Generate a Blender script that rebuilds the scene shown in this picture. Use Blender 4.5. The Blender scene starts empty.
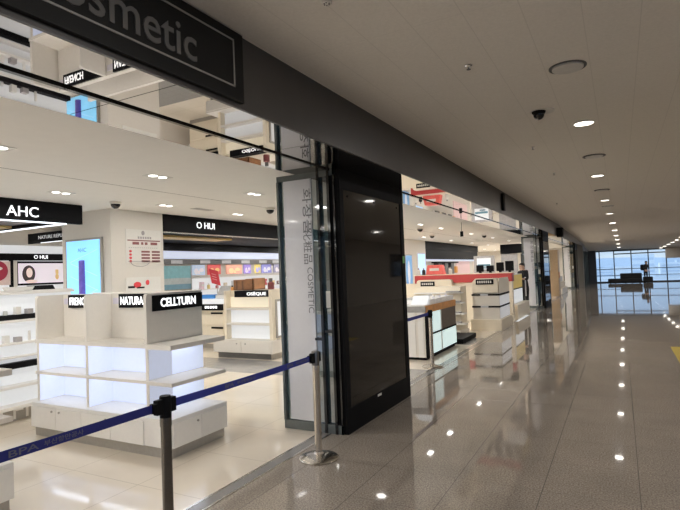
import bpy, bmesh, math, random
from mathutils import Vector, Matrix
random.seed(4)
SC = bpy.context.scene
COL = SC.collection
PI = math.pi

# ------------------------------------------------------------------ materials
def _clamp(c): return tuple(max(0.0, min(1.0, v)) for v in c)
def mat(name, col, rough=.5, metal=0.0, emit=0.0, ecol=None, var=.04, scale=30, ior=1.5, coat=0.0, bump=0.0, spec=.5):
    m = bpy.data.materials.new(name); m.use_nodes = True
    nt = m.node_tree; N = nt.nodes; L = nt.links
    b = N['Principled BSDF']
    tc = N.new('ShaderNodeTexCoord'); no = N.new('ShaderNodeTexNoise')
    no.inputs['Scale'].default_value = scale; no.inputs['Detail'].default_value = 3
    L.new(tc.outputs['Object'], no.inputs['Vector'])
    cr = N.new('ShaderNodeValToRGB')
    cr.color_ramp.elements[0].position = .3; cr.color_ramp.elements[1].position = .7
    cr.color_ramp.elements[0].color = (*_clamp([v*(1-var) for v in col]), 1)
    cr.color_ramp.elements[1].color = (*_clamp([v*(1+var) for v in col]), 1)
    L.new(no.outputs['Fac'], cr.inputs['Fac']); L.new(cr.outputs['Color'], b.inputs['Base Color'])
    b.inputs['Roughness'].default_value = rough; b.inputs['Metallic'].default_value = metal
    b.inputs['IOR'].default_value = ior; b.inputs['Coat Weight'].default_value = coat
    b.inputs['Specular IOR Level'].default_value = spec
    if emit:
        b.inputs['Emission Color'].default_value = (*(ecol or col), 1); b.inputs['Emission Strength'].default_value = emit
    if bump:
        bp = N.new('ShaderNodeBump'); bp.inputs['Strength'].default_value = bump; bp.inputs['Distance'].default_value = .01
        L.new(no.outputs['Fac'], bp.inputs['Height']); L.new(bp.outputs['Normal'], b.inputs['Normal'])
    return m

def line_mask(nt, sep_out, offset, period, width):
    """1 where (coord-offset) mod period < width"""
    N = nt.nodes; L = nt.links
    a = N.new('ShaderNodeMath'); a.operation = 'SUBTRACT'; L.new(sep_out, a.inputs[0]); a.inputs[1].default_value = offset - 100*period
    b = N.new('ShaderNodeMath'); b.operation = 'MODULO'; L.new(a.outputs[0], b.inputs[0]); b.inputs[1].default_value = period
    c = N.new('ShaderNodeMath'); c.operation = 'LESS_THAN'; L.new(b.outputs[0], c.inputs[0]); c.inputs[1].default_value = width
    return c.outputs[0]

def mat_lines(name, col, line, xs, ys, rough, nscale=40, nvar=.06, speck=None, spec=.5, rough_var=0.0, ior=1.5):
    """flat surface with joint lines along x and y: xs/ys = list of (offset, period, width)"""
    m = mat(name, col, rough, var=nvar, scale=nscale, spec=spec, ior=ior)
    nt = m.node_tree; N = nt.nodes; L = nt.links; b = N['Principled BSDF']
    src = b.inputs['Base Color'].links[0].from_socket
    tc = N.new('ShaderNodeTexCoord'); sp = N.new('ShaderNodeSeparateXYZ'); L.new(tc.outputs['Object'], sp.inputs[0])
    if speck:
        vo = N.new('ShaderNodeTexNoise'); vo.inputs['Scale'].default_value = speck[0]; vo.inputs['Detail'].default_value = 2
        L.new(tc.outputs['Object'], vo.inputs['Vector'])
        rp = N.new('ShaderNodeValToRGB'); rp.color_ramp.elements[0].position = .36; rp.color_ramp.elements[1].position = .64
        rp.color_ramp.elements[0].color = (*speck[1], 1); rp.color_ramp.elements[1].color = (*speck[2], 1)
        L.new(vo.outputs['Fac'], rp.inputs['Fac'])
        mx = N.new('ShaderNodeMix'); mx.data_type = 'RGBA'; mx.blend_type = 'MULTIPLY'; mx.inputs[0].default_value = 1
        L.new(src, mx.inputs[6]); L.new(rp.outputs['Color'], mx.inputs[7]); src = mx.outputs[2]
    for axis, lst in ((0, xs), (1, ys)):
        for (o, p, w) in lst:
            k = line_mask(nt, sp.outputs[axis], o, p, w)
            mx = N.new('ShaderNodeMix'); mx.data_type = 'RGBA'
            L.new(k, mx.inputs[0]); L.new(src, mx.inputs[6]); mx.inputs[7].default_value = (*line, 1); src = mx.outputs[2]
    L.new(src, b.inputs['Base Color'])
    if rough_var:
        n2 = N.new('ShaderNodeTexNoise'); n2.inputs['Scale'].default_value = 3.0; n2.inputs['Detail'].default_value = 4
        L.new(tc.outputs['Object'], n2.inputs['Vector'])
        mr = N.new('ShaderNodeMapRange'); mr.inputs[3].default_value = rough - rough_var; mr.inputs[4].default_value = rough + rough_var
        L.new(n2.outputs['Fac'], mr.inputs[0]); L.new(mr.outputs[0], b.inputs['Roughness'])
    return m

def mat_glass(name, tint, ior=1.45):
    m = bpy.data.materials.new(name); m.use_nodes = True; nt = m.node_tree; N = nt.nodes; L = nt.links
    N.remove(N['Principled BSDF'])
    t = N.new('ShaderNodeBsdfTransparent'); t.inputs[0].default_value = (*tint, 1)
    g = N.new('ShaderNodeBsdfGlossy'); g.inputs['Roughness'].default_value = .02
    f = N.new('ShaderNodeFresnel'); f.inputs[0].default_value = ior
    x = N.new('ShaderNodeMixShader'); L.new(f.outputs[0], x.inputs[0]); L.new(t.outputs[0], x.inputs[1]); L.new(g.outputs[0], x.inputs[2])
    L.new(x.outputs[0], N['Material Output'].inputs[0])
    return m

M = {}
M['corr_floor'] = mat_lines('polished brown granite', (.355, .31, .262), (.13, .115, .10),
    [(-.575, .615, .006)], [(.3, .615, .003)], .035, nscale=2.0, nvar=.08, speck=(85, (.50, .48, .46), (1.0, 1.0, 1.0)), rough_var=.015)
M['shop_floor'] = mat_lines('cream polished tile', (.72, .64, .53), (.5, .43, .34),
    [(-3.45, .8, .006)], [(.5, .8, .006)], .09, nscale=1.2, nvar=.06, rough_var=.04)
M['grey_tile'] = mat_lines('grey mosaic tile band', (.27, .26, .245), (.2, .19, .18), [(-3.45, .2, .005)], [(.5, .2, .005)], .14)
M['corr_ceiling'] = mat_lines('panelled ceiling board', (.80, .76, .71), (.71, .675, .63),
    [(-1.38, .313, .006)], [(.55, 1.25, .0035)], .85, nscale=55, nvar=.035, spec=.15)
M['shop_ceiling'] = mat_lines('white ceiling paint', (.86, .84, .805), (.28, .26, .25), [(-4.80, 3.2, .018)], [], .75, nscale=8, nvar=.012, spec=.2)
M['mirror'] = mat('bronze tinted mirror', (.46, .44, .425), .012, 1.0, var=.01)
M['fascia'] = mat('dark brown fascia paint', (.052, .047, .044), .42, var=.06, scale=6)
M['signblack'] = mat('matt black sign board', (.009, .009, .009), .5, var=.06, spec=.2)
M['signborder'] = mat('grey sign border', (.30, .285, .26), .4, .2)
M['signletter'] = mat('grey unlit sign letters', (.115, .108, .102), .5)
M['black'] = mat('black satin', (.006, .006, .007), .6, spec=.08)
M['blackgloss'] = mat('gloss black', (.010, .010, .011), .06, ior=1.5, var=.02)
M['screen'] = mat('dark screen glass', (.009, .0078, .007), .04, ior=1.46, var=.03)
M['steel'] = mat('brushed stainless steel', (.62, .58, .53), .22, 1.0, var=.05, scale=80)
M['darksteel'] = mat('dark metal strip', (.20, .19, .185), .28, .9, var=.08)
M['strip'] = mat('grey granite border strip', (.20, .19, .18), .15, var=.12, scale=120)
M['chrome'] = mat('chrome', (.8, .8, .8), .06, 1.0)
M['white'] = mat('white laminate', (.80, .775, .74), .35, var=.015)
M['cream'] = mat('cream laminate', (.80, .72, .58), .4, var=.02)
M['offwhite'] = mat('off white laminate', (.74, .70, .64), .42, var=.015)
M['greyplinth'] = mat('grey plinth', (.36, .34, .31), .3, .3, var=.05)
M['darkgrey'] = mat('dark grey', (.08, .078, .078), .4)
M['wallwhite'] = mat('off white wall paint', (.68, .64, .585), .7, var=.015, spec=.2)
M['beige'] = mat('beige wall paint', (.46, .42, .37), .8, var=.02, spec=.2)
M['darkwall'] = mat('dark grey wall', (.26, .25, .24), .7, var=.05)
M['glassdark'] = mat('dark teal glass cladding', (.050, .098, .112), .02, ior=2.1, var=.03, spec=1.0)
M['glassedge'] = mat('grey green glass edge', (.085, .10, .10), .06, ior=1.7, var=.04)
M['whitefilm'] = mat('white sign film behind glass', (.60, .60, .63), .03, ior=1.9, var=.015)
M['greytext'] = mat('grey sign text', (.13, .13, .14), .5)
M['led'] = mat('cool white backlit panel', (.40, .43, .5), .4, emit=.60, ecol=(.72, .79, 1.0), var=.02)
M['ledwarm'] = mat('warm backlit panel', (.6, .54, .44), .4, emit=.5, ecol=(1.0, .90, .68), var=.02)
M['ledwhite'] = mat('white backlit panel', (.45, .45, .45), .4, emit=.50, ecol=(.94, .97, 1.0), var=.02)
M['ledstrip'] = mat('led strip', (.9, .95, 1.0), .4, emit=1.6, ecol=(.86, .92, 1.0), var=.0)
M['letter'] = mat('lit white letters', (.9, .9, .9), .4, emit=1.3, ecol=(.95, .97, 1.0), var=.0)
M['lavender'] = mat('pale lavender plate', (.66, .63, .72), .4)
M['lamp'] = mat('lit lamp lens', (1, 1, 1), .3, emit=14, ecol=(1.0, .93, .82), var=.0)
M['lampshop'] = mat('lit spotlight lens', (1, 1, 1), .3, emit=12, ecol=(1.0, .96, .88), var=.0)
M['lampring'] = mat('white lamp ring', (.62, .6, .57), .4)
M['steeldarkrefl'] = mat('steel post with painted dark reflection', (.16, .15, .14), .25, 1.0, var=.05)  # darker copy of the steel: dark corridor reflection put into the colour
M['belt'] = mat('navy blue belt webbing', (.012, .018, .16), .55, var=.12, scale=300)
M['beltmid'] = mat('blue belt webbing', (.02, .032, .26), .55, var=.12, scale=300)
M['belttext'] = mat('grey belt print', (.13, .13, .17), .6)
M['adblue'] = mat('light blue lit advert', (.25, .62, .9), .25, emit=.85, ecol=(.22, .58, .92), var=.12, scale=5)
M['adblue_light'] = mat('pale blue advert', (.45, .65, .9), .25, emit=.8, ecol=(.40, .62, .95), var=.15, scale=6)
M['adpurple'] = mat('purple tube print', (.10, .08, .35), .3, emit=.25, ecol=(.10, .06, .40), var=.3, scale=10)
M['adtext'] = mat('advert text', (.15, .40, .65), .3)
M['red'] = mat('red laminate', (.42, .035, .035), .4, var=.04)
M['redposter'] = mat('red card', (.55, .035, .045), .45, var=.06)
M['maroon'] = mat('maroon print', (.16, .04, .04), .5)
M['paper'] = mat('printed paper', (.72, .70, .66), .5, var=.02)
M['greyink'] = mat('grey ink', (.32, .30, .30), .5)
M['wood'] = mat('orange brown wood', (.72, .33, .09), .4, var=.15, scale=9)
M['boxwood'] = mat('brown wooden tray', (.26, .115, .045), .5, var=.18, scale=12)
M['yellowwood'] = mat('yellow wood panel', (.52, .36, .13), .4, var=.12, scale=8)
M['yellow'] = mat('yellow panel', (.78, .58, .16), .4, emit=.15, ecol=(.9, .65, .15), var=.08)
M['tactile'] = mat('yellow floor marking', (.45, .33, .02), .5, var=.1)
M['skin'] = mat('skin', (.60, .38, .28), .5)
M['hair'] = mat('black hair', (.012, .010, .009), .45)
M['blackcloth'] = mat('black cloth', (.014, .014, .016), .85, var=.15, scale=60)
M['whitecloth'] = mat('white cloth', (.6, .6, .62), .8)
M['khaki'] = mat('dark olive cloth', (.03, .03, .032), .85, var=.15)
M['pink'] = mat('pale pink wall panel', (.72, .52, .53), .5, emit=.12, ecol=(.8, .55, .57), var=.04)
M['browncell'] = mat('brown mesh panel', (.13, .10, .075), .5, var=.2, scale=50)
M['aqualed'] = mat('pale aqua backlit cell', (.75, .9, .88), .4, emit=.6, ecol=(.70, .90, .90), var=.04)
M['clear'] = mat_glass('clear acrylic', (.93, .95, .97))
M['windowglass'] = mat_glass('window glass', (.90, .95, .98))
M['green'] = mat('green sticker', (.12, .40, .10), .4)
M['greenlit'] = mat('pale grey wall', (.55, .56, .55), .7)
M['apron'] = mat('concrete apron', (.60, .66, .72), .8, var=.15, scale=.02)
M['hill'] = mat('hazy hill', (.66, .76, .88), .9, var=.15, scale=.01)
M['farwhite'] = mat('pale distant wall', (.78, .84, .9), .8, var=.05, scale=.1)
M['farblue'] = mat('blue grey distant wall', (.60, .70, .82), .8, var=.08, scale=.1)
M['frame'] = mat('dark window frame', (.03, .034, .045), .4)
def swatch(n, c, e=0.0):
    if n not in M: M[n] = mat(n, c, .4, emit=e, ecol=c, var=.10, scale=14)
    return M[n]

# ------------------------------------------------------------------ mesh tools
class MB:
    def __init__(s): s.v = []; s.f = []; s.mi = []
    def add(s, vs, fs, mi=0):
        o = len(s.v); s.v += [tuple(v) for v in vs]; s.f += [tuple(i+o for i in f) for f in fs]; s.mi += [mi]*len(fs); return s
    def box(s, x0, x1, y0, y1, z0, z1, mi=0):
        x0, x1 = sorted((x0, x1)); y0, y1 = sorted((y0, y1)); z0, z1 = sorted((z0, z1))
        return s.add([(x0,y0,z0),(x1,y0,z0),(x1,y1,z0),(x0,y1,z0),(x0,y0,z1),(x1,y0,z1),(x1,y1,z1),(x0,y1,z1)],
            [(0,3,2,1),(4,5,6,7),(0,1,5,4),(1,2,6,5),(2,3,7,6),(3,0,4,7)], mi)
    def obox(s, c, u, v, w, hu, hv, hw, mi=0):
        c, u, v, w = Vector(c), Vector(u), Vector(v), Vector(w)
        P = [c + u*a*hu + v*b*hv + w*d*hw for d in (-1, 1) for (a, b) in ((-1,-1),(1,-1),(1,1),(-1,1))]
        return s.add(P, [(0,3,2,1),(4,5,6,7),(0,1,5,4),(1,2,6,5),(2,3,7,6),(3,0,4,7)], mi)
    def lathe(s, c, prof, n=24, axis=(0,0,1), mi=0):
        a = Vector(axis).normalized(); t = Vector((1,0,0)) if abs(a.x) < .9 else Vector((0,1,0))
        u = a.cross(t).normalized(); w = a.cross(u); c = Vector(c)
        vs = []; fs = []
        for (r, h) in prof:
            for k in range(n):
                an = 2*PI*k/n; vs.append(c + a*h + u*(r*math.cos(an)) + w*(r*math.sin(an)))
        for i in range(len(prof)-1):
            for k in range(n):
                k2 = (k+1) % n; fs.append((i*n+k, i*n+k2, (i+1)*n+k2, (i+1)*n+k))
        fs.append(tuple(range(n-1, -1, -1))); fs.append(tuple(range((len(prof)-1)*n, len(prof)*n)))
        return s.add(vs, fs, mi)
    def cyl(s, p0, p1, r, n=16, r1=None, mi=0):
        p0, p1 = Vector(p0), Vector(p1); d = p1-p0
        return s.lathe(p0, [(r, 0), (r if r1 is None else r1, d.length)], n, d, mi)
    def prism(s, pts, axis, a, b, mi=0):
        """pts 2-D polygon in the other two axes, extruded from a to b on axis"""
        def P(p, t):
            if axis == 'x': return (t, p[0], p[1])
            if axis == 'y': return (p[0], t, p[1])
            return (p[0], p[1], t)
        n = len(pts)
        return s.add([P(p, a) for p in pts] + [P(p, b) for p in pts],
            [tuple(range(n-1, -1, -1)), tuple(range(n, 2*n))] + [(i, (i+1) % n, n+(i+1) % n, n+i) for i in range(n)], mi)
    def ellipse(s, c, u, v, ru, rv, t, n=20, mi=0):
        c, u, v = Vector(c), Vector(u).normalized(), Vector(v).normalized(); w = u.cross(v)
        vs = [c + u*ru*math.cos(2*PI*k/n) + v*rv*math.sin(2*PI*k/n) for k in range(n)]
        vs += [p + w*t for p in vs]
        return s.add(vs, [tuple(range(n-1, -1, -1)), tuple(range(n, 2*n))] + [(i, (i+1) % n, n+(i+1) % n, n+i) for i in range(n)], mi)
    def tube(s, pts, r, n=8, mi=0):
        for a, b in zip(pts, pts[1:]): s.cyl(a, b, r, n, mi=mi)
        return s
    def build(s, name, mats, parent=None, origin=None, bevel=0.0, smooth=False):
        if not isinstance(mats, (list, tuple)): mats = [mats]
        if parent is not None: org = Vector(ORG[parent.name])
        else:
            if origin is None:
                xs = [v[0] for v in s.v]; ys = [v[1] for v in s.v]; zs = [v[2] for v in s.v]
                origin = ((min(xs)+max(xs))/2, (min(ys)+max(ys))/2, min(zs))
            org = Vector(origin)
        me = bpy.data.meshes.new(name)
        me.from_pydata([tuple(Vector(v)-org) for v in s.v], [], s.f)
        for m in mats: me.materials.append(m)
        for p, k in zip(me.polygons, s.mi): p.material_index = k
        bm = bmesh.new(); bm.from_mesh(me)
        bmesh.ops.recalc_face_normals(bm, faces=bm.faces)
        if bevel:
            ed = [e for e in bm.edges if len(e.link_faces) == 2 and e.calc_face_angle(0) > .9]
            bmesh.ops.bevel(bm, geom=ed, offset=bevel, segments=2, affect='EDGES', profile=.5)
        bm.to_mesh(me); bm.free()
        if smooth:
            for p in me.polygons: p.use_smooth = True
            try: me.set_sharp_from_angle(angle=.7)
            except Exception: pass
        o = bpy.data.objects.new(name, me); COL.objects.link(o)
        ORG[o.name] = tuple(org)
        if parent is not None: o.parent = parent
        else: o.location = org
        return o
ORG = {}
USED = set()
def tag(o, label, cat, group=None, kind=None):
    o['label'] = label; o['category'] = cat
    if group: o['group'] = group
    if kind: o['kind'] = kind
    return o
def thing(name, label, cat, loc, group=None):
    o = bpy.data.objects.new(name, None); COL.objects.link(o); o.location = loc; o.empty_display_size = .1
    ORG[o.name] = tuple(loc); return tag(o, label, cat, group)
def struct(name, mb, m, bevel=0.0, origin=(0,0,0), parent=None):
    o = mb.build(name, m, parent, origin, bevel)
    if parent is None: o['kind'] = 'structure'
    return o
def B(*a): return MB().box(*a)
def dup(root, dx, dy, dz=0, label=None, group=None, rot=0, scale=None):
    def rec(o, par):
        c = o.copy(); COL.objects.link(c)
        if par is not None: c.parent = par
        for ch in list(o.children): rec(ch, c)
        return c
    r = rec(root, None); r.location = Vector(root.location) + Vector((dx, dy, dz)); r.rotation_euler.z += rot
    if scale: r.scale = scale
    if label: r['label'] = label
    if group: r['group'] = group
    ORG[r.name] = tuple(r.location)
    return r

_font_cache = {}
def text_mb(body, c, right, up, w, h, ext=.004, bold=0.0, mb=None, mi=0):
    """text as solid letters fitted to w x h, centred at c"""
    cu = bpy.data.curves.new('t', 'FONT'); cu.body = body; cu.size = 1; cu.extrude = .02; cu.offset = bold; cu.resolution_u = 3
    o = bpy.data.objects.new('t', cu); COL.objects.link(o)
    dg = bpy.context.evaluated_depsgraph_get(); dg.update()
    me = bpy.data.meshes.new_from_object(o.evaluated_get(dg), depsgraph=dg)
    vs = [v.co.copy() for v in me.vertices]; fs = [tuple(p.vertices) for p in me.polygons]
    bpy.data.objects.remove(o); bpy.data.meshes.remove(me); bpy.data.curves.remove(cu)
    mb = mb or MB()
    if not vs: return mb
    x0 = min(v.x for v in vs); x1 = max(v.x for v in vs); y0 = min(v.y for v in vs); y1 = max(v.y for v in vs)
    c, R, U = Vector(c), Vector(right).normalized(), Vector(up).normalized(); Nn = R.cross(U)
    sx = w/(x1-x0); sy = h/(y1-y0) if h else sx
    out = [c + R*((v.x-(x0+x1)/2)*sx) + U*((v.y-(y0+y1)/2)*sy) + Nn*(v.z/.02*ext) for v in vs]
    return mb.add(out, fs, mi)

def rrect(x0, x1, z0, z1, r, corners='tl tr', n=5):
    pts = []
    def arc(cx, cz, a0):
        for k in range(n+1):
            a = a0 + (PI/2)*k/n; pts.append((cx+r*math.cos(a), cz+r*math.sin(a)))
    pts.append((x0, z0)) if 'bl' not in corners else arc(x0+r, z0+r, PI)
    pts.append((x1, z0)) if 'br' not in corners else arc(x1-r, z0+r, 1.5*PI)
    pts.append((x1, z1)) if 'tr' not in corners else arc(x1-r, z1-r, 0)
    pts.append((x0, z1)) if 'tl' not in corners else arc(x0+r, z1-r, PI/2)
    return pts
def lerp(a, b, t): return a+(b-a)*t

X, Y, Z = Vector((1,0,0)), Vector((0,1,0)), Vector((0,0,1))
def area(name, loc, size, power, col=(1,1,1), rot=(0,0,0), shape='DISK', spread=None, size_y=None):
    l = bpy.data.lights.new(name, 'AREA'); l.shape = shape; l.size = size; l.energy = power; l.color = col
    if size_y: l.size_y = size_y
    if spread: l.spread = spread
    o = bpy.data.objects.new(name, l); COL.objects.link(o); o.location = loc; o.rotation_euler = rot
    return o

# ------------------------------------------------------------------ camera
cam = bpy.data.cameras.new('camera'); co = bpy.data.objects.new('camera', cam); COL.objects.link(co)
F, CX, CY, H = 522.0, 340.0, 255.0, 1.62
def _d(px, py): return Vector((px-CX, py-CY, F)).normalized()
vy = _d(620, 261); mx_ = _d(-634, 310); mx_ = (mx_ - vy*mx_.dot(vy)).normalized(); vx = -mx_; vz = vx.cross(vy)
RW = Matrix((vx, vy, vz))                 # camera (right, down, forward) -> world
rt, up, bk = RW.col[0], -RW.col[1], -RW.col[2]
co.matrix_world = Matrix(((rt.x, up.x, bk.x, 0), (rt.y, up.y, bk.y, 0), (rt.z, up.z, bk.z, H), (0,0,0,1)))
cam.sensor_width = 36; cam.lens = F/680*36; cam.clip_start = .05; cam.clip_end = 3000
SC.camera = co

# ------------------------------------------------------------------ constants
FX = -2.03      # front of the dark fascia
EX = -2.63      # edge between shop floor and corridor floor
MZ = 2.66       # underside of the shop ceiling and of the mirrored soffit
CZ = 3.12       # corridor ceiling
Y0, Y1 = -8.0, 45.0
YS = 38.2       # shops end here
RX = 6.0
def ceil_z(y): return CZ if y < 22 else (lerp(CZ, 2.87, (y-22)/14) if y < 36 else lerp(2.87, 2.45, (y-36)/9))

# ------------------------------------------------------------------ setting
struct('floor', B(EX, RX, Y0, Y1+.3, -.1, 0), M['corr_floor'])
fl = MB(); sx0, sx1 = -10.2, -2.77
for (a, b, k) in ((Y0, 6.95, 0), (6.95, 8.05, 1), (8.05, 10.85, 0), (10.85, 11.95, 1), (11.95, YS, 0)):
    fl.box(sx0, sx1, a, b, -.1, 0, k)
struct('floor', fl, [M['shop_floor'], M['grey_tile']])
struct('floor', B(-10.2, EX, YS, Y1+.3, -.1, 0), M['corr_floor'])
tr = struct('trim_1', B(-2.75, -2.65, Y0, YS, -.1, .002), M['strip'])
for xx in ((-2.77, -2.75), (-2.65, -2.63)):
    struct('metal_edge', B(xx[0], xx[1], Y0, YS, -.1, .004), M['steel'], parent=tr)
cm = MB()
prof = [(Y0, CZ), (22, CZ), (36, 2.87), (Y1+.3, 2.44)]
cm.prism(prof + [(p[0], p[1]+.12) for p in reversed(prof)], 'x', -2.10, RX)
struct('ceiling', cm, M['corr_ceiling'])
struct('ceiling', B(-10.2, -2.97, Y0, YS, MZ, MZ+.1), M['shop_ceiling'])
ms = MB()
ys = [Y0, -5, -2.2, .3, 2.05, 3.6, 4.61] + [6.36+2.17*k for k in range(8)] + [22.1+2.17*k for k in range(7)] + [YS]
for a, b in zip(ys, ys[1:]):
    ms.box(-2.965, -2.570, a+.003, b-.003, MZ, MZ+.02); ms.box(-2.540, FX-.015, a+.003, b-.003, MZ, MZ+.02)
struct('ceiling', ms, M['mirror'])
struct('ceiling', B(-2.97, FX-.02, Y0, YS, MZ+.02, MZ+.06), M['black'])
tk = MB()
for a, b in ((Y0, 4.59), (6.37, 20.28), (22.07, 35.7)): tk.box(-2.570, -2.540, a, b, MZ-.012, MZ+.02)
struct('trim_2', tk, M['blackgloss'])
struct('wall_left', B(FX-.02, FX, Y0, YS, MZ-.003, CZ+.02), M['fascia'])
struct('wall_far_left', B(-2.7, -2.15, YS+.02, Y1+.3, 0, CZ), M['darkwall'])
struct('wall_back', B(-10.3, -10.2, Y0, Y1, 0, CZ), M['wallwhite'])
struct('wall_shop_end', B(-10.2, -2.7, YS, YS+.1, 0, CZ), M['wallwhite'])
wb = MB(); wb.box(-10.3, -2.4, Y0-.1, Y0, 0, CZ).box(-2.4, RX+.1, Y0-.1, Y0, 0, .25).box(-2.4, RX+.1, Y0-.1, Y0, 3.0, CZ)
struct('wall_behind', wb, M['beige'])
wq = MB()
for k in range(7): x = -2.4+1.39*k; wq.box(x, x+.06, Y0-.1, Y0, .25, 3.0)
for z in (.25, 1.05, 2.3, 2.95): wq.box(-2.4, RX, Y0-.09, Y0-.02, z, z+.05)
w3 = struct('added_window_rear', wq, M['frame'], origin=(1.8, Y0, .25))  # unseen window behind the camera, added for daylight on the corridor ceiling
B(-2.4, RX, Y0-.06, Y0-.05, .28, 2.98).build('pane', M['windowglass'], w3)
wq = MB()
for k in range(8): y = -7.6+1.39*k; wq.box(RX+.02, RX+.1, y, y+.06, .25, 3.0)
for z in (.25, 1.05, 2.95): wq.box(RX+.02, RX+.1, -7.6, 2.2, z, z+.05)
w4 = struct('added_window_side', wq, M['frame'], origin=(RX, -2.7, .25))  # unseen side window, added to let more daylight reach the ceiling
B(RX+.05, RX+.06, -7.6, 2.15, .28, 2.98).build('pane', M['windowglass'], w4)
wr = MB()
for a, b in ((Y0, -7.6), (2.2, 26), (30.5, Y1+.3)): wr.box(RX, RX+.12, a, b, 0, CZ)
wr.box(RX, RX+.12, -7.6, 2.2, 0, .25); wr.box(RX, RX+.12, -7.6, 2.2, 3.0, CZ)
wr.box(RX, RX+.12, 26, 30.5, 0, 1.2); wr.box(RX, RX+.12, 26, 30.5, 2.5, CZ)
struct('wall_right', wr, M['beige'])
wf = MB(); 
for y in (26, 28.2, 30.42): wf.box(RX+.02, RX+.1, y, y+.08, 1.2, 2.5)
wf.box(RX+.02, RX+.1, 26, 30.5, 1.2, 1.26); wf.box(RX+.02, RX+.1, 26, 30.5, 2.44, 2.5)
w2 = struct('window_2', wf, M['frame'], origin=(RX+.06, 28.2, 1.2))
B(RX+.05, RX+.06, 26.05, 30.45, 1.25, 2.45).build('pane', M['windowglass'], w2)

# end window wall of the hall
wn = MB(); zt = ceil_z(Y1)
xm = [-2.15, -1.40, -.40, .75, 1.86, 3.0, 4.1, 5.2, RX]
for x in xm: wn.box(x-.035, x+.035, Y1, Y1+.12, 0, zt)
for z, hh in ((.03, .05), (.52, .02), (1.02, .025), (zt-.04, .05)): wn.box(-2.15, RX, Y1+.01, Y1+.11, z-hh, z+hh)
wn.box(-.40, 3.0, Y1-.02, Y1+.11, 2.12, 2.20)
w1 = struct('window_1', wn, M['frame'], origin=(1.9, Y1, 0))
B(-2.15, RX, Y1+.05, Y1+.06, .02, zt-.02).build('pane', M['windowglass'], w1)
struct('wall_far', B(2.95, RX, Y1-.25, Y1-.05, 1.70, 2.46), M['beige'])
struct('trim_3', B(-2.15, -1.62, Y1-.5, Y1, 0, 2.5), M['frame'])

# outside
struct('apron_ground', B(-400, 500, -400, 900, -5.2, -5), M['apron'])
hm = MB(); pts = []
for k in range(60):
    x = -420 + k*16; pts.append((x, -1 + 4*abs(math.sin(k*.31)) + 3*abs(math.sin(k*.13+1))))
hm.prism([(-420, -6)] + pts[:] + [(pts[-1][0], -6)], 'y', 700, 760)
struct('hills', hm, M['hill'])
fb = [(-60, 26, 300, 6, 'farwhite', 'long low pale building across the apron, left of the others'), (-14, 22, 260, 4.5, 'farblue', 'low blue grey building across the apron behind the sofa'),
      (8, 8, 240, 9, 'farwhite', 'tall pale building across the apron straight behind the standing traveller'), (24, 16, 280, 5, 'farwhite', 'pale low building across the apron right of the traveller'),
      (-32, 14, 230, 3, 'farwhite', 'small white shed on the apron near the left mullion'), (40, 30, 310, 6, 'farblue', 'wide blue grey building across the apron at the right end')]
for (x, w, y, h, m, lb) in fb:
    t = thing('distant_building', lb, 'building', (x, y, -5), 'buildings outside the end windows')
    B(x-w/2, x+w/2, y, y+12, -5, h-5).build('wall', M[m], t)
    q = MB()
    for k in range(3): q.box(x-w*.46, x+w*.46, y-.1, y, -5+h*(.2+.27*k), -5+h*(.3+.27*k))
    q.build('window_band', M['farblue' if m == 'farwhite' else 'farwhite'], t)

# ------------------------------------------------------------------ sign board on the fascia
t = thing('shop_sign', 'long black sign board with thin grey border and grey lettering along the fascia', 'sign', (FX+.02, .5, 2.66))
B(FX, FX+.03, -1.6, 2.56, 2.685, 3.11).build('board', M['signblack'], t)
b = MB()
b.box(FX+.03, FX+.034, -1.5, 2.475, 2.762, 2.772).box(FX+.03, FX+.034, -1.5, 2.475, 3.045, 3.055).box(FX+.03, FX+.034, 2.465, 2.475, 2.762, 3.055)
b.build('border', M['signborder'], t)
text_mb('cosmetic', (FX+.032, 1.69, 2.888), Y, Z, .92, .175, .004, .008).build('lettering', M['signletter'], t)
tag(B(FX, FX+.05, 10.68, 10.84, 2.72, 3.06).build('fascia_bracket', M['black']), 'narrow black bracket on the brown fascia past the big screen', 'bracket')
tag(MB().box(FX, FX+.22, 20.9, 21.25, 2.60, 2.95).build('wall_speaker', M['black'], bevel=.02), 'small black box speaker hanging high on the fascia far down the corridor', 'speaker')

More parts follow.
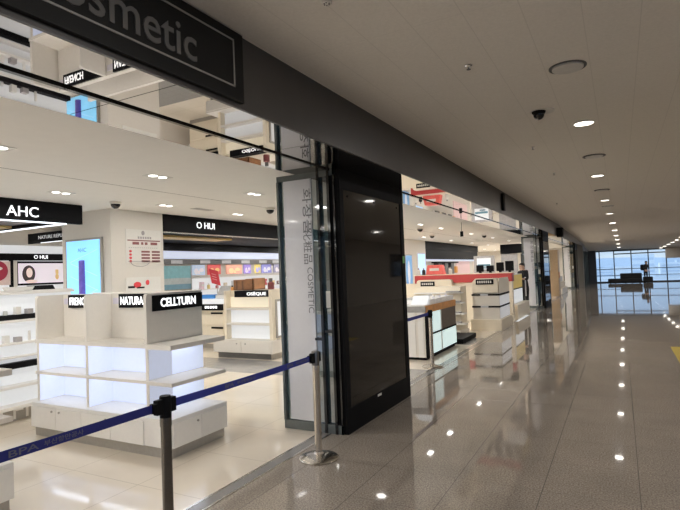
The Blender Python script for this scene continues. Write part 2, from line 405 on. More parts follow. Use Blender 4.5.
# ------------------------------------------------------------------ pillar columns with glass, sign film and big screen
def make_column(label):
    o = (-2.82, 5.49, 0)
    t = thing('glass_column', label, 'column', o)
    B(-3.17, -2.56, 4.66, 6.34, 0, MZ).build('core', M['glassdark'], t)
    fr = MB()
    B(-3.20, -2.50, 4.60, 4.66, 0, .09).box(-3.20, -2.50, 4.60, 4.66, 2.60, MZ).box(-3.20, -3.172, 4.59, 4.66, .09, 2.60).build('edge_frame', M['glassedge'], t)
    for x in (-2.705, -2.585): fr.box(x, x+.028, 4.59, 4.66, 0, MZ)
    fr.box(-2.69, -2.57, 4.60, 4.65, 1.01, 1.035).box(-2.79, -2.70, 4.60, 4.65, .93, .955)
    fr.box(-2.52, -2.50, 4.60, 4.66, 0, MZ)
    fr.build('frame', M['blackgloss'], t)
    B(-3.17, -2.70, 4.625, 4.66, .09, 2.60).build('front_glass', M['glassdark'], t)
    B(-2.70, -2.50, 4.635, 4.66, .05, 2.62).build('side_glass', M['glassdark'], t)
    fm = B(-3.125, -2.785, 4.612, 4.625, .10, 2.61).build('sign_panel', M['whitefilm'], t)
    tb = MB()
    text_mb('화장품', (-2.838, 4.612, 2.265), -Z, X, .47, .105, .002, .004, tb)
    text_mb('化粧品', (-2.842, 4.612, 1.895), -Z, X, .36, .105, .002, .004, tb)
    text_mb('COSMETIC', (-2.825, 4.612, 1.445), -Z, X, .47, .066, .002, .0, tb)
    tb.build('lettering', M['greytext'], fm)
    B(-2.655, -2.595, 4.625, 4.637, 1.26, 1.43).build('notice', M['paper'], t)
    # black cabinet with the big screen facing the corridor
    B(-2.56, -2.475, 4.62, 6.36, 0, MZ).build('screen_cabinet', M['black'], t)
    sf = MB()
    for a in ((4.62, 6.36, .0, .255), (4.62, 6.36, 2.46, MZ), (4.62, 4.70, .255, 2.46), (6.25, 6.36, .255, 2.46)):
        sf.box(-2.475, -2.45, *a)
    sf.build('screen_frame', M['black'], t, bevel=.004)
    sc = B(-2.475, -2.458, 4.70, 6.25, .255, 2.46).build('screen', M['screen'], t)
    sc2 = MB()
    for yy in (4.80, 5.47, 6.15): sc2.cyl((-2.458, yy, 2.40), (-2.454, yy, 2.40), .012, 10)
    sc2.build('screw', M['black'], sc)
    B(-2.45, -2.447, 5.34, 5.44, .215, .24).build('badge', M['paper'], t)
    B(-2.45, -2.447, 6.27, 6.33, 1.70, 1.79).build('sticker', M['green'], t)
    return t
c1 = make_column('nearest glass column with white vertical sign and big dark screen')
c2 = dup(c1, 0, 15.7, label='second glass column with white vertical sign, halfway down the corridor')
c3 = dup(c1, 0, 31.2, label='farthest glass column with white sign, near the end windows')

# ------------------------------------------------------------------ stanchions and belts
def stanchion(label, x, y, belt_to=None, texts=(), pm='steel', hm='black', bm_m='belt', group='belt barrier posts'):
    t = thing('stanchion', label, 'barrier post', (x, y, 0), group)
    MB().lathe((x, y, 0), [(.172, 0), (.175, .008), (.165, .018), (.10, .032), (.045, .045), (.034, .06)], 40).build('base', M[pm], t, smooth=True)
    MB().lathe((x, y, .05), [(.031, 0), (.031, .70), (.034, .715), (.034, .76)], 28).build('pole', M[pm], t, smooth=True)
    h = MB().lathe((x, y, .80), [(.033, 0), (.034, .02), (.034, .125), (.031, .135)], 24)
    hd = h.build('head', M[hm], t, smooth=True)
    B(x-.018, x+.018, y-.075, y-.03, .835, .92).box(x-.022, x+.022, y-.10, y-.075, .85, .905).build('belt_clip', M['black'], t, bevel=.003)
    B(x-.018, x+.018, y+.03, y+.07, .835, .92).build('belt_slot', M['black'], t, bevel=.004)
    if belt_to:
        p0 = Vector((x, y-.09, .879)); p1 = Vector((*belt_to, .879))
        bm_ = MB(); n = 14; d = (p1-p0); nn = Vector((-d.y, d.x, 0)).normalized()*.0012
        vs = []; 
        for k in range(n+1):
            s_ = k/n; p = p0 + d*s_ - Z*(.005*math.sin(PI*s_))
            vs += [p+nn-Z*.024, p+nn+Z*.024, p-nn+Z*.024, p-nn-Z*.024]
        fs = [(0,1,2,3), (4*n+3, 4*n+2, 4*n+1, 4*n)]
        for k in range(n):
            for j in range(4): fs.append((4*k+j, 4*k+4+j, 4*k+4+(j+1) % 4, 4*k+(j+1) % 4))
        bl = bm_.add(vs, fs).build('belt', M[bm_m], t)
        for (body, yc, w, h_) in texts:
            s_ = (yc-p0.y)/d.y; c = p0 + d*s_ - Z*(.005*math.sin(PI*s_)) + Vector((.0016, 0, 0))
            slope = (-.005*PI*math.cos(PI*s_))/d.y
            text_mb(body, c, Vector((d.x/d.y, 1, slope)), Z, w, h_, .0006, .006).build('lettering', M['belttext'], bl)
    return t
stanchion('nearest belt barrier post, steel with painted dark reflection, navy belt, in front of lit counter', -2.392, 2.225, (-2.43, .2),
          (('BPA', 1.408, .135, .029), ('부산항만공사', 1.60, .20, .027)), pm='steeldarkrefl')
stanchion('steel belt barrier post with round base in front of the white sign panel', -2.404, 3.955, (-2.392, 2.31),
          (('BPA', 2.80, .09, .027), ('부산항만공사', 2.985, .21, .025), ('BPA', 3.555, .09, .027), ('부산항만공사', 3.74, .20, .025)), hm='darksteel', bm_m='beltmid')
stanchion('slim belt barrier post past the big screen, beside the wood trimmed counter', -2.80, 8.30, (-2.80, 6.38), (), bm_m='beltmid', group='belt barrier posts')
stanchion('belt barrier post at the near left, mostly out of view', -2.43, .12, None)

# ------------------------------------------------------------------ main lit counters
def make_counter(label, texts, x0=-5.65, x1=-3.94, xw=-3.60, y0=3.40, yb=4.16):
    t = thing('display_counter', label, 'display counter', ((x0+xw)/2, (y0+yb)/2, 0), 'lit white display islands')
    xm = (x0+x1)/2 - .02
    B(x0+.03, xw-.03, y0+.02, yb-.02, 0, .10).build('plinth', M['greyplinth'], t)
    B(x0, xw, y0, yb, .095, .352).build('base_cabinet', M['white'], t, bevel=.004)
    xs = [x0+.005, x0+.43, xm, xm+.43, x1+.01]
    for k in range(4):
        d = B(xs[k]+.003, xs[k+1]-.003, y0-.016, y0, .10, .318).build('door', M['white'], t, bevel=.003)
        xk = xs[k]+.06 if k % 2 else xs[k+1]-.06
        MB().cyl((xk, y0-.016, .285), (xk, y0-.026, .285), .011, 12).build('knob', M['greyplinth'], d)
    yd = (y0+.02, (y0+yb)/2-.005, yb-.02)
    for k in range(2):
        d = B(xw, xw+.016, yd[k]+.003, yd[k+1]-.003, .10, .318).build('door', M['white'], t, bevel=.003)
        yk = yd[k+1]-.05 if k == 0 else yd[k]+.05
        if k == 0: MB().cyl((xw+.016, yk, .275), (xw+.026, yk, .275), .011, 12).build('knob', M['greyplinth'], d)
    # uprights with round-cornered wings above the shelf
    yf = y0+.055
    for x in (x0, xm-.02, x1-.03):
        q = MB(); q.prism(rrect(yf, y0+.36, 1.0, 1.485, .03, 'tl'), 'x', x, x+.04); q.box(x, x+.04, yf+.01, y0+.36, .35, 1.0)
        q.build('upright', M['offwhite'], t, bevel=.004)
    B(x0+.002, x1-.034, y0+.36, y0+.42, .35, 1.485).build('spine', M['offwhite'], t)
    B(x1-.032, x1, y0+.075, yb+.04, .35, 1.485).build('end_panel', M['offwhite'], t)
    B(x0, x1-.036, yb, yb+.04, .35, 1.485).build('rear_panel', M['offwhite'], t)
    # shelves
    for z0, z1 in ((.975, 1.015), (.645, .675)):
        q = MB(); q.box(x0+.002, x1-.002, yf-.012, y0+.36, z0, z1)
        q.build('shelf', M['offwhite'], t, bevel=.003)
        q = MB(); q.box(x1+.012, xw, y0+.03, yb, z0-.005, z1)
        q.build('wing_shelf', M['offwhite'], t, bevel=.003)
    # backlit walls of the bays
    for (a, b_) in ((x0+.042, xm-.022), (xm+.022, x1-.032)):
        for (z0, z1) in ((.356, .642), (.678, .972)):
            B(a, b_, y0+.345, y0+.358, z0, z1).build('light_panel', M['led'], t)
            B(a-.0015, a+.004, yf+.012, y0+.345, z0, z1).build('side_light', M['led'], t)
    for (z0, z1) in ((.356, .642), (.678, .972)):
        B(x1+.002, x1+.010, y0+.07, yb+.03, z0, z1).build('light_panel', M['led'], t)
    if texts:
        for (a, b_) in ((x0+.042, xm-.022), (xm+.022, x1-.034)):
            for zt_ in (.640, .970):
                area('bay_lamp', ((a+b_)/2, y0+.16, zt_), b_-a-.08, .8, (.75, .83, 1.0), shape='RECTANGLE', size_y=.06)
        for zt_ in (.636, .965):
            area('bay_lamp', (x1+.10, (y0+yb)/2+.03, zt_), .06, .7, (.75, .83, 1.0), shape='RECTANGLE', size_y=.5)
    # sign boards
    if texts:
        ss = ((x0+.16, xm-.03, texts[0], .32), (xm+.16, x1-.05, texts[1], .38))
        for (a, b_, s_, _o) in ss:
            sg = B(a, b_, y0+.335, y0+.358, 1.335, 1.478).build('sign_board', M['black'], t)
            text_mb(s_, (a+.03+_o/2, y0+.334, 1.408), X, Z, _o, .085, .003, .014).build('lettering', M['letter'], sg)
        sg = B(x1, x1+.022, y0+.125, yb+.03, 1.315, 1.465).build('sign_board', M['black'], t)
        text_mb(texts[2], (x1+.023, y0+.455, 1.392), Y, Z, .47, .085, .003, .022).build('lettering', M['letter'], sg)
        for a in (x0+.06, xm+.05):
            B(a, a+.13, y0+.352, y0+.359, 1.375, 1.44).build('plate', M['lavender'], t)
    return t
ct = make_counter('white backlit display island with three black name signs in the near shop', ('FRENCH', 'NATURAL', 'CELLTURN'))
make_counter('white display island at the left frame edge, only its shelf tips showing', None,
             -5.98, -4.27, -3.90, 1.45, 2.21)

# ------------------------------------------------------------------ AHC booth: header, wall gondola
HX = -6.40
t = thing('booth_header', 'black overhead header with large white three letter sign at the left', 'sign', (HX, 1.5, 2.39))
B(HX-.06, HX, -3, 4.59, 2.40, MZ-.001).build('fascia_board', M['black'], t)
text_mb('AHC', (HX+.003, 3.785, 2.512), Y, Z, .39, .125, .004, .0).build('lettering', M['letter'], t)
B(-9.2, HX-.06, 4.27, 4.33, 2.40, MZ-.001).build('return_board', M['black'], t)
q = MB(); q.box(HX-.03, HX, -3, 4.36, 2.385, 2.40).box(-9.0, HX-.03, 4.33, 4.36, 2.385, 2.40)
q.build('led_strip', M['ledstrip'], t)
tag(B(-9.25, HX-.07, -3, 4.26, 2.44, 2.48).build('canopy_panel', M['darkgrey']), 'dark canopy panel under the ceiling behind the three letter header', 'panel')
tag(B(-8.35, -7.45, 3.75, 4.25, 2.41, 2.44).build('wood_panel', M['yellowwood']), 'yellow wood strip under the dark canopy left of the blue advert', 'panel')
t = thing('hanging_sign', 'small black hanging sign with white brand lettering beside the blue advert pillar', 'sign', (-8.1, 5.2, 2.28))
B(-8.66, -7.505, 5.2, 5.26, 2.285, 2.45).build('board', M['black'], t)
text_mb('NATURE REPU', (-8.06, 5.198, 2.375), X, Z, .62, .055, .003, .0).build('lettering', swatch('soft lit letters', (.6, .62, .64), .35), t)
B(-8.30, -7.505, 5.19, 5.2, 2.28, 2.288).build('led_strip', M['ledstrip'], t)

gx = -6.42
t = thing('wall_gondola', 'long white lit gondola with black shelf edges behind the main island', 'display shelf', (gx, 2.6, 0))
ya, yb_ = .2, 4.45
B(gx-.5, gx-.02, ya, yb_, 0, .16).build('plinth', M['greyplinth'], t)
pm = MB()
for k in range(12):
    yy = yb_-.35-k*.3
    pm.box(gx-.02, gx-.016, yy, yy+.03, .02, .14).box(gx-.02, gx-.016, yy-.12, yy-.03, .11, .14).box(gx-.02, gx-.016, yy-.15, yy-.12, .02, .14)
pm.build('plinth_pattern', M['white'], t)
B(gx-.5, gx-.06, ya, yb_, .16, 1.52).build('body', M['ledwhite'], t)
for z0, z1, ex, mm, nm in ((.62, .69, .03, 'black', 'black_edge'), (1.20, 1.26, .03, 'black', 'black_edge'),
    (.905, .93, .06, 'white', 'shelf'), (.745, .765, .04, 'white', 'shelf'), (.40, .43, .10, 'white', 'shelf'), (.16, .20, .12, 'white', 'shelf'), (1.17, 1.20, .05, 'white', 'shelf'), (1.50, 1.53, .02, 'white', 'shelf')):
    B(gx-.3, gx+ex, ya, yb_, z0, z1).build(nm, M[mm], t, bevel=.003)
B(gx-.5, gx-.02, ya, yb_, 1.53, 1.545).build('top_tray', M['white'], t)
for k, yy in enumerate((2.62, 3.32, 4.02)):
    q = MB(); q.prism([(yy-.16, 1.545), (yy+.20, 1.545), (yy+.17, 1.60), (yy-.13, 1.60)], 'x', gx-.10, gx-.04)
    q.build('top_clip', M['black'], t)
tag(MB().prism([(3.58, 1.548), (3.90, 1.548), (3.93, 1.592), (3.55, 1.592)], 'x', gx-.03, gx-.005).build('name_plaque', M['white']), 'small white plaque on top of the lit gondola at left', 'sign')
# skincare rows standing on the gondola shelves
GP = [('white tube', 'white', .03, .12), ('clear jar', 'greenlit', .05, .05), ('white box', 'paper', .06, .09), ('grey carton', 'greyink', .07, .06)]
for z, nm in ((1.26, 'upper'), (.93, 'middle')):
    for k in range(7):
        yy = 4.0-.14*k; n_, mm, w, h = GP[(k*3+int(z*10)) % 4]
        q = MB()
        if 'jar' in n_: q.lathe((gx-.02, yy, z), [(w/2, 0), (w/2, h*.7), (w*.45, h*.72), (w*.45, h)], 14)
        elif 'tube' in n_: q.lathe((gx-.02, yy, z), [(w/2, 0), (w/2, h*.2), (w*.6, h*.25), (w*.5, h)], 14)
        else: q.box(gx-.02-w/2, gx-.02+w/2, yy-w/2, yy+w/2, z, z+h)
        tag(q.build('skincare_product', M[mm], bevel=0), f'{n_} on the {nm} shelf of the lit gondola, product {k+1} from its right end', 'product', f'products on the {nm} gondola shelf')

# ------------------------------------------------------------------ pillar with advert and poster
struct('pillar_wall', B(-7.50, HX, 5.03, 6.0, 0, MZ), M['wallwhite'], origin=(-7, 5.5, 0))
t = thing('lit_advert', 'tall blue backlit advert showing a purple tube on the white pillar', 'advert', (-6.97, 5.03, .9))
B(-7.37, -6.56, 4.99, 5.03, .9, 2.26).build('frame', M['greyplinth'], t)
p = B(-7.34, -6.59, 4.985, 4.99, .93, 2.23).build('picture', M['adblue'], t)
MB().lathe((-6.975, 4.984, 1.0), [(.05, 0), (.055, .5), (.05, .93), (.035, .94)], 16).build('tube_print', M['adpurple'], p)
text_mb('AHC', (-6.98, 4.984, 2.09), X, Z, .2, .06, .001, .002).build('lettering', M['adtext'], p)
q = MB(); random.seed(2)
for k in range(5):
    z = 1.2+k*.2; q.obox((-6.95, 4.9845, z), X+Z*random.uniform(-.4, .4), Z, Y, .3, .003, .0005)
q.build('ripple', M['adblue_light'], p)

t = thing('price_poster', 'white wall poster with maroon table of figures on the pillar face', 'poster', (HX, 5.6, 1.85))
B(HX, HX+.006, 5.28, 5.95, 1.88, 2.38).build('sheet', M['paper'], t)
q = MB(); hx = HX+.006
q.box(hx, hx+.002, 5.31, 5.93, 2.205, 2.222)
for (a, b_) in ((5.40, 5.52), (5.56, 5.60), (5.63, 5.68), (5.74, 5.87)): q.box(hx, hx+.002, a, b_, 2.15, 2.19)
for r in range(4):
    z = 2.045 - r*.048
    q.box(hx, hx+.002, 5.56, 5.72, z-.014, z+.014).box(hx, hx+.002, 5.76, 5.92, z-.014, z+.014)
q.build('table_print', M['maroon'], t)
q = MB()
for r in range(4): q.ellipse((hx, 5.36, 2.05-r*.05), Y, Z, .025, .018, .002)
q.build('round_marks', M['redposter'], t)
q = MB()
for k in range(6): q.box(hx, hx+.002, 5.50+.045*k, 5.50+.045*k+.03, 2.24, 2.275)
for k in range(14): q.box(hx, hx+.002, 5.33+.04*k, 5.33+.04*k+.02, 2.10, 2.108)
q.box(hx, hx+.002, 5.31, 5.93, 1.895, 1.903)
q.tube([(hx, 5.36+.22*(1-math.cos(a*PI/8))*.8, 1.895-.075*math.sin(a*PI/8)) for a in range(9)], .004, 6)
q.ellipse((hx, 5.60, 2.33), Y, Z, .03, .035, .002)
q.build('small_print', M['greyink'], t)
t = thing('tray_poster', 'small framed picture of red products low on the white pillar face', 'poster', (HX, 5.6, 1.45))
B(HX, HX+.008, 5.27, 5.92, 1.40, 1.66).build('sheet', M['paper'], t)
q = MB(); q.ellipse((HX+.008, 5.47, 1.545), Y, Z, .07, .045, .002).ellipse((HX+.008, 5.66, 1.575), Y, Z, .035, .04, .002)
q.build('red_print', M['redposter'], t)
B(HX+.008, HX+.010, 5.30, 5.42, 1.50, 1.53).box(HX+.008, HX+.010, 5.46, 5.60, 1.49, 1.515).build('black_print', M['black'], t)

# ------------------------------------------------------------------ back wall units of the near shop
BX = -9.2
struct('wall_display', B(-10.2, BX-.06, 1, 15, 0, MZ), M['wallwhite'])
# left part (seen under the three-letter header)
t = thing('brand_wall_bay', 'lit wall bay with black header sign and portrait advert, far left', 'display shelf', (BX, 5.4, 0))
B(BX-.06, BX, 3.2, 6.6, .2, 2.30).build('backboard', M['ledwhite'], t)
hd = B(BX, BX+.05, 3.2, 6.6, 2.035, 2.155).build('header', M['black'], t)
text_mb('O HUI', (BX+.052, 5.72, 2.097), Y, Z, .25, .065, .003, .002).build('lettering', M['letter'], hd)
af = B(BX, BX+.04, 5.28, 6.5, 1.60, 2.02).build('advert_frame', M['black'], t)
ad = B(BX+.04, BX+.046, 5.32, 6.46, 1.635, 1.985).build('advert', swatch('pale violet advert', (.72, .66, .74), .55), af)
q = MB(); q.ellipse((BX+.0465, 5.50, 1.80), Y, Z, .115, .15, .001, mi=0); q.ellipse((BX+.0480, 5.51, 1.82), Y, Z, .055, .085, .001, mi=1); q.ellipse((BX+.0480, 5.55, 1.665), Y, Z, .11, .03, .001, mi=1)
q.build('portrait_print', [swatch('dark hair print', (.05, .035, .04)), swatch('portrait skin print', (.78, .62, .58), .4)], af)
q = MB(); q.ellipse((BX+.0465, 6.02, 1.74), Y, Z, .035, .055, .001); q.box(BX+.0465, BX+.0475, 5.99, 6.05, 1.79, 1.87)
q.build('bottle_print', swatch('gold print', (.72, .52, .22), .3), af)
B(BX, BX+.06, 5.19, 5.23, 1.3, 2.035).build('post', M['black'], t)
B(BX, BX+.05, 5.23, 5.30, 1.3, 2.035).build('post', M['offwhite'], t)
af2 = B(BX, BX+.04, 4.2, 5.19, 1.62, 2.02).build('advert_frame', swatch('dusky pink advert', (.55, .42, .38), .3), t)
q = MB(); q.ellipse((BX+.041, 4.98, 1.86), Y, Z, .17, .17, .002, mi=0); q.ellipse((BX+.0435, 5.0, 1.90), Y, Z, .06, .03, .001, mi=1)
q.build('red_disc_print', [swatch('crimson print', (.32, .02, .05), .12), M['paper']], af2)

# middle part: black header with brand sign, soffit, lit shelves and poster strip
t = thing('booth_header', 'black overhead header with white lettering right of the poster pillar', 'sign', (HX, 8.5, 2.36))
B(HX-.06, HX, 6.02, 13.6, 2.375, MZ-.001).build('fascia_board', M['black'], t)
text_mb('O HUI', (HX+.003, 6.985, 2.525), Y, Z, .45, .11, .004, -.004).build('lettering', M['letter'], t)
B(HX-.03, HX+.004, 6.02, 13.6, 2.360, 2.375).build('led_strip', M['steel'], t)
tag(B(BX, HX-.07, 6.02, 13.6, 2.44, 2.48).build('canopy_panel', M['black']), 'black canopy panel above the poster wall of the near shop', 'panel')
tag(B(-8.0, -7.5, 6.05, 9.0, 2.41, 2.44).build('wood_panel', M['yellowwood']), 'yellow wood strip under the black canopy above the poster wall', 'panel')
t = thing('product_wall', 'long white backlit product wall with black label strip and shelves', 'display shelf', (BX, 10.5, 0))
B(BX-.06, BX, 6.7, 15, 0, 2.40).build('backboard', M['wallwhite'], t)
B(BX, BX+.08, 6.7, 15, 2.27, 2.44).build('top_board', M['black'], t)
B(BX, BX+.02, 6.7, 15, 2.08, 2.26).build('light_panel', M['led'], t)
ls = B(BX, BX+.05, 6.7, 15, 1.945, 2.06).build('label_strip', M['darkgrey'], t)
for k, yy in enumerate((8.8, 9.75, 10.55, 11.35, 12.15, 12.8, 13.4, 14.1)):
    B(BX+.05, BX+.054, yy, yy+.36, 1.96, 2.045).build('label_plate', swatch('grey label plate', (.42, .42, .44), .2), ls)
for z in (1.62, 1.33, 1.04, .75, .45):
    B(BX, BX+.30, 9.5, 15, z-.02, z).build('shelf', M['white'], t)
B(BX, BX+.015, 9.5, 15, .46, 1.60).build('light_panel', M['ledwhite'], t)
t = thing('scenic_poster', 'large coastal landscape poster behind the island at the pillar edge', 'poster', (BX, 9.1, 1.1))
B(BX, BX+.04, 8.3, 9.45, 1.1, 1.93).build('frame', M['greyplinth'], t)
q = MB(); n = 16; xx = BX+.041
q.box(BX+.04, xx, 8.32, 9.43, 1.62, 1.91, 0); q.box(BX+.04, xx, 8.32, 9.43, 1.48, 1.62, 1); q.box(BX+.04, xx, 8.32, 9.43, 1.36, 1.48, 2); q.box(BX+.04, xx, 8.32, 9.43, 1.12, 1.36, 3)
for k in range(12): q.ellipse((xx, 8.7+.065*k, 1.20+.05*math.sin(k*2.1)+.05), Y, Z, .05, .03, .001, mi=4 if k % 3 else 2)
q.build('picture', [swatch('teal sky print', (.20, .42, .46), .06), swatch('grey sea print', (.42, .47, .47), .06), swatch('slate hill print', (.12, .24, .30), .03), swatch('brown rocks print', (.20, .18, .14), .1), swatch('pale rocks print', (.55, .53, .42), .04)], t)
PO = [(9.50, 9.93, (.55, .66, .86), (.75, .70, .72), 'pale blue'), (10.05, 10.52, (.62, .10, .10), (.75, .5, .2), 'red and orange'), (10.75, 11.38, (.75, .40, .30), (.85, .6, .35), 'orange pink'),
      (11.48, 11.78, (.30, .22, .58), (.7, .6, .75), 'violet'), (11.98, 12.22, (.72, .58, .20), (.35, .35, .7), 'yellow and violet'), (12.30, 12.76, (.22, .22, .50), (.7, .68, .8), 'dark violet'), (12.90, 13.35, (.26, .25, .36), (.66, .62, .66), 'grey violet')]
for (a, b_, c_, c2_, nm) in PO:
    t = thing('brand_poster', f'small {nm} poster in the strip above the product wall shelves', 'poster', (BX, (a+b_)/2, 1.66), 'posters above the product wall')
    B(BX, BX+.03, a, b_, 1.68, 1.93).build('board', swatch(nm+' print', c_, .3), t)
    q = MB(); m = (a+b_)/2; w = (b_-a)
    q.ellipse((BX+.031, m-w*.2, 1.77), Y, Z, w*.16, .075, .001).ellipse((BX+.031, m+w*.22, 1.80), Y, Z, w*.18, .05, .001).box(BX+.031, BX+.032, m-w*.05, m+w*.1, 1.70, 1.78)
    q.build('figure_print', swatch(nm+' figure print', c2_, .35), t)
# products on its shelves
KC = [((.70, .60, .45), 'beige'), ((.55, .10, .12), 'red'), ((.62, .62, .66), 'silver'), ((.78, .62, .25), 'gold'), ((.30, .42, .62), 'blue'), ((.72, .70, .68), 'white'), ((.22, .16, .16), 'dark brown'), ((.75, .55, .60), 'pink')]
random.seed(11)
for z, sh in ((1.33, 'top'), (1.04, 'second'), (.75, 'third')):
    yy = 9.62; k = 0
    while yy < 13.4:
        ci, nm = KC[random.randrange(8)]; bot = random.random() < .45; h = random.uniform(.09, .19); w = random.uniform(.04, .08)
        lab = f'{nm} {"bottle" if bot else "box"}, number {k+1} from the left on the {sh} shelf of the product wall'
        m_ = swatch('product '+nm, ci, .04)
        if bot:
            t = thing('bottle', lab, 'bottle', (BX+.2, yy, z), f'products on the {sh} wall shelf')
            MB().lathe((BX+.2, yy, z), [(w*.55, 0), (w*.6, .01), (w*.6, h*.65), (w*.25, h*.75)], 14).build('body', m_, t, smooth=True)
            MB().lathe((BX+.2, yy, z+h*.75), [(w*.28, 0), (w*.28, h*.25)], 12).build('cap', M['white'] if nm != 'white' else M['darkgrey'], t)
        else:
            t = thing('product_box', lab, 'box', (BX+.2, yy, z), f'products on the {sh} wall shelf')
            B(BX+.2-w/2, BX+.2+w/2, yy-w*.7, yy+w*.7, z, z+h).build('carton', m_, t)
            B(BX+.2+w/2, BX+.2+w/2+.001, yy-w*.5, yy+w*.5, z+h*.4, z+h*.7).build('label', M['paper'], t)
        yy += random.uniform(.16, .34); k += 1

# ------------------------------------------------------------------ second island in the near shop
t = thing('display_counter', 'cream island with two lit shelves and black sign standing behind the grey floor band', 'display counter', (-6.5, 8.5, 0))
B(-7.22, -5.92, 8.14, 9.0, 0, .12).build('plinth', M['greyplinth'], t)
q = MB()
for k in range(5): q.box(-7.22, -5.92, 8.132, 8.14, .015+.02*k, .025+.02*k)
q.build('vent_slats', M['darkgrey'], t)
B(-7.28, -5.84, 8.06, 9.05, .12, .37).build('base_cabinet', M['offwhite'], t, bevel=.004)
for a, b_ in ((-7.25, -6.57), (-6.56, -5.88)):
    d = B(a, b_, 8.046, 8.06, .125, .34).build('door', M['offwhite'], t, bevel=.003)
    xk = b_-.1 if a < -7 else a+.1
    MB().cyl((xk, 8.046, .30), (xk, 8.036, .30), .014, 12).build('knob', M['greyplinth'], d)
B(-7.04, -6.98, 8.14, 8.29, .37, 1.33).build('upright', M['cream'], t, bevel=.004)
B(-5.94, -5.87, 8.14, 8.95, .37, 1.33).build('upright', M['cream'], t, bevel=.004)
B(-7.04, -5.94, 8.29, 8.95, .37, 1.33).build('spine', M['cream'], t)
for z in (.67, .965): B(-6.98, -5.94, 8.13, 8.29, z-.02, z+.02).build('shelf', M['offwhite'], t, bevel=.003)
B(-6.98, -5.94, 8.275, 8.29, .99, 1.20).build('light_panel', M['ledwarm'], t)
for (z0, z1) in ((.69, .944), (.375, .648)): B(-6.98, -5.94, 8.275, 8.29, z0, z1).build('light_panel', M['ledwhite'], t)
sg = B(-6.75, -5.95, 8.12, 8.29, 1.20, 1.325).build('sign_board', M['black'], t)
text_mb('OSÈQUE', (-6.21, 8.118, 1.265), X, Z, .46, .085, .003, .01).build('lettering', M['letter'], sg)
fr = B(-5.87, -5.855, 8.25, 9.0, .40, 1.14).build('side_frame', M['greyplinth'], t)
B(-5.855, -5.85, 8.30, 8.95, .44, 1.10).build('side_light', M['ledwhite'], fr)
t = thing('open_box', 'brown wooden tray box standing open on top of the cream island', 'box', (-6.62, 8.5, 1.33))
q = MB(); q.box(-6.91, -6.42, 8.30, 8.32, 1.33, 1.53).box(-6.91, -6.89, 8.30, 8.7, 1.33, 1.54).box(-6.44, -6.42, 8.30, 8.7, 1.33, 1.56).box(-6.91, -6.42, 8.68, 8.70, 1.33, 1.55).box(-6.91, -6.42, 8.3, 8.7, 1.33, 1.345)
q.build('sides', M['boxwood'], t)
q = MB(); q.box(-6.85, -6.81, 8.296, 8.30, 1.34, 1.52).box(-6.70, -6.66, 8.296, 8.30, 1.34, 1.52); q.build('battens', swatch('dark batten', (.14, .06, .025)), t)
t = thing('tester_bottle', 'short dark red tester bottle beside the wooden tray on the cream island', 'bottle', (-6.06, 8.4, 1.33))
MB().lathe((-6.06, 8.4, 1.33), [(.06, 0), (.065, .02), (.065, .13), (.03, .15)], 16).build('body', M['maroon'], t, smooth=True)
MB().lathe((-6.06, 8.4, 1.48), [(.035, 0), (.035, .07)], 12).build('cap', M['darkgrey'], t)
t = thing('tester_bottle', 'small amber tester bottle at the left end of the cream island', 'bottle', (-6.99, 8.35, 1.33))
MB().lathe((-6.99, 8.35, 1.33), [(.03, 0), (.034, .01), (.034, .06), (.014, .07)], 14).build('body', M['wood'], t, smooth=True)
MB().lathe((-6.99, 8.35, 1.40), [(.016, 0), (.016, .03)], 10).build('cap', M['black'], t)
# low counter left of it
t = thing('display_counter', 'cream low counter with black handles and small black sign left of the cream island', 'display counter', (-8.3, 9.5, 0))
B(-8.75, -7.90, 9.13, 9.95, 0, .1).build('plinth', M['greyplinth'], t)
B(-8.75, -7.88, 9.10, 9.95, .1, 1.006).build('body', M['cream'], t, bevel=.004)
B(-8.78, -7.85, 9.06, 9.98, 1.006, 1.116).build('top', M['ledwhite'], t, bevel=.006)
sg = B(-8.53, -7.89, 9.05, 9.10, .864, 1.0).build('sign_board', M['black'], t)
q = MB()
for k in range(5): q.box(-8.39+.077*k, -8.34+.077*k, 9.048, 9.05, .908, .963)
q.build('lettering', M['letter'], sg)
for z in (.798, .469):
    d = B(-8.7, -7.90, 9.085, 9.10, z-.26, z+.03).build('drawer', M['cream'], t)
    B(-8.24, -7.90, 9.075, 9.085, z-.02, z+.02).build('handle', M['black'], d)
t = thing('sale_sign', 'tilted red card stand on the low cream counter', 'sign', (-8.40, 9.62, 1.116))
B(-8.60, -8.39, 9.56, 9.68, 1.117, 1.132).build('foot', M['clear'], t)
u_, v_ = (X - Z*.25).normalized(), (Z + X*.30).normalized()
v_ = (Z - X*.22).normalized()
q = MB(); q.obox((-8.56, 9.60, 1.615), u_, v_, Y, .14, .18, .006); q.build('card', M['redposter'], t)
q = MB()
for k in range(3): q.obox((-8.58+.012*k, 9.592, 1.68-.06*k), u_, v_, Y, .07, .009, .001)
q.build('print', swatch('pink print', (.75, .35, .35)), t)
MB().cyl((-8.50, 9.62, 1.13), (-8.51, 9.61, 1.50), .008, 8).build('rod', M['chrome'], t)
tag(B(-8.70, -8.28, 9.25, 9.45, 1.117, 1.21).build('gift_box', swatch('blue carton', (.05, .22, .55)), bevel=.004), 'flat blue box on the low cream counter', 'box')
t = thing('acrylic_stand', 'grey translucent tester stand on the low cream counter right of the blue box', 'stand', (-8.05, 9.35, 1.116))
q = MB(); q.prism([(9.2, 1.117), (9.5, 1.117), (9.5, 1.40), (9.42, 1.40)], 'x', -8.22, -7.89); q.build('body', swatch('grey translucent plastic', (.52, .50, .48)), t, bevel=.004)
B(-8.19, -7.92, 9.195, 9.20, 1.125, 1.20).build('label', M['paper'], t)

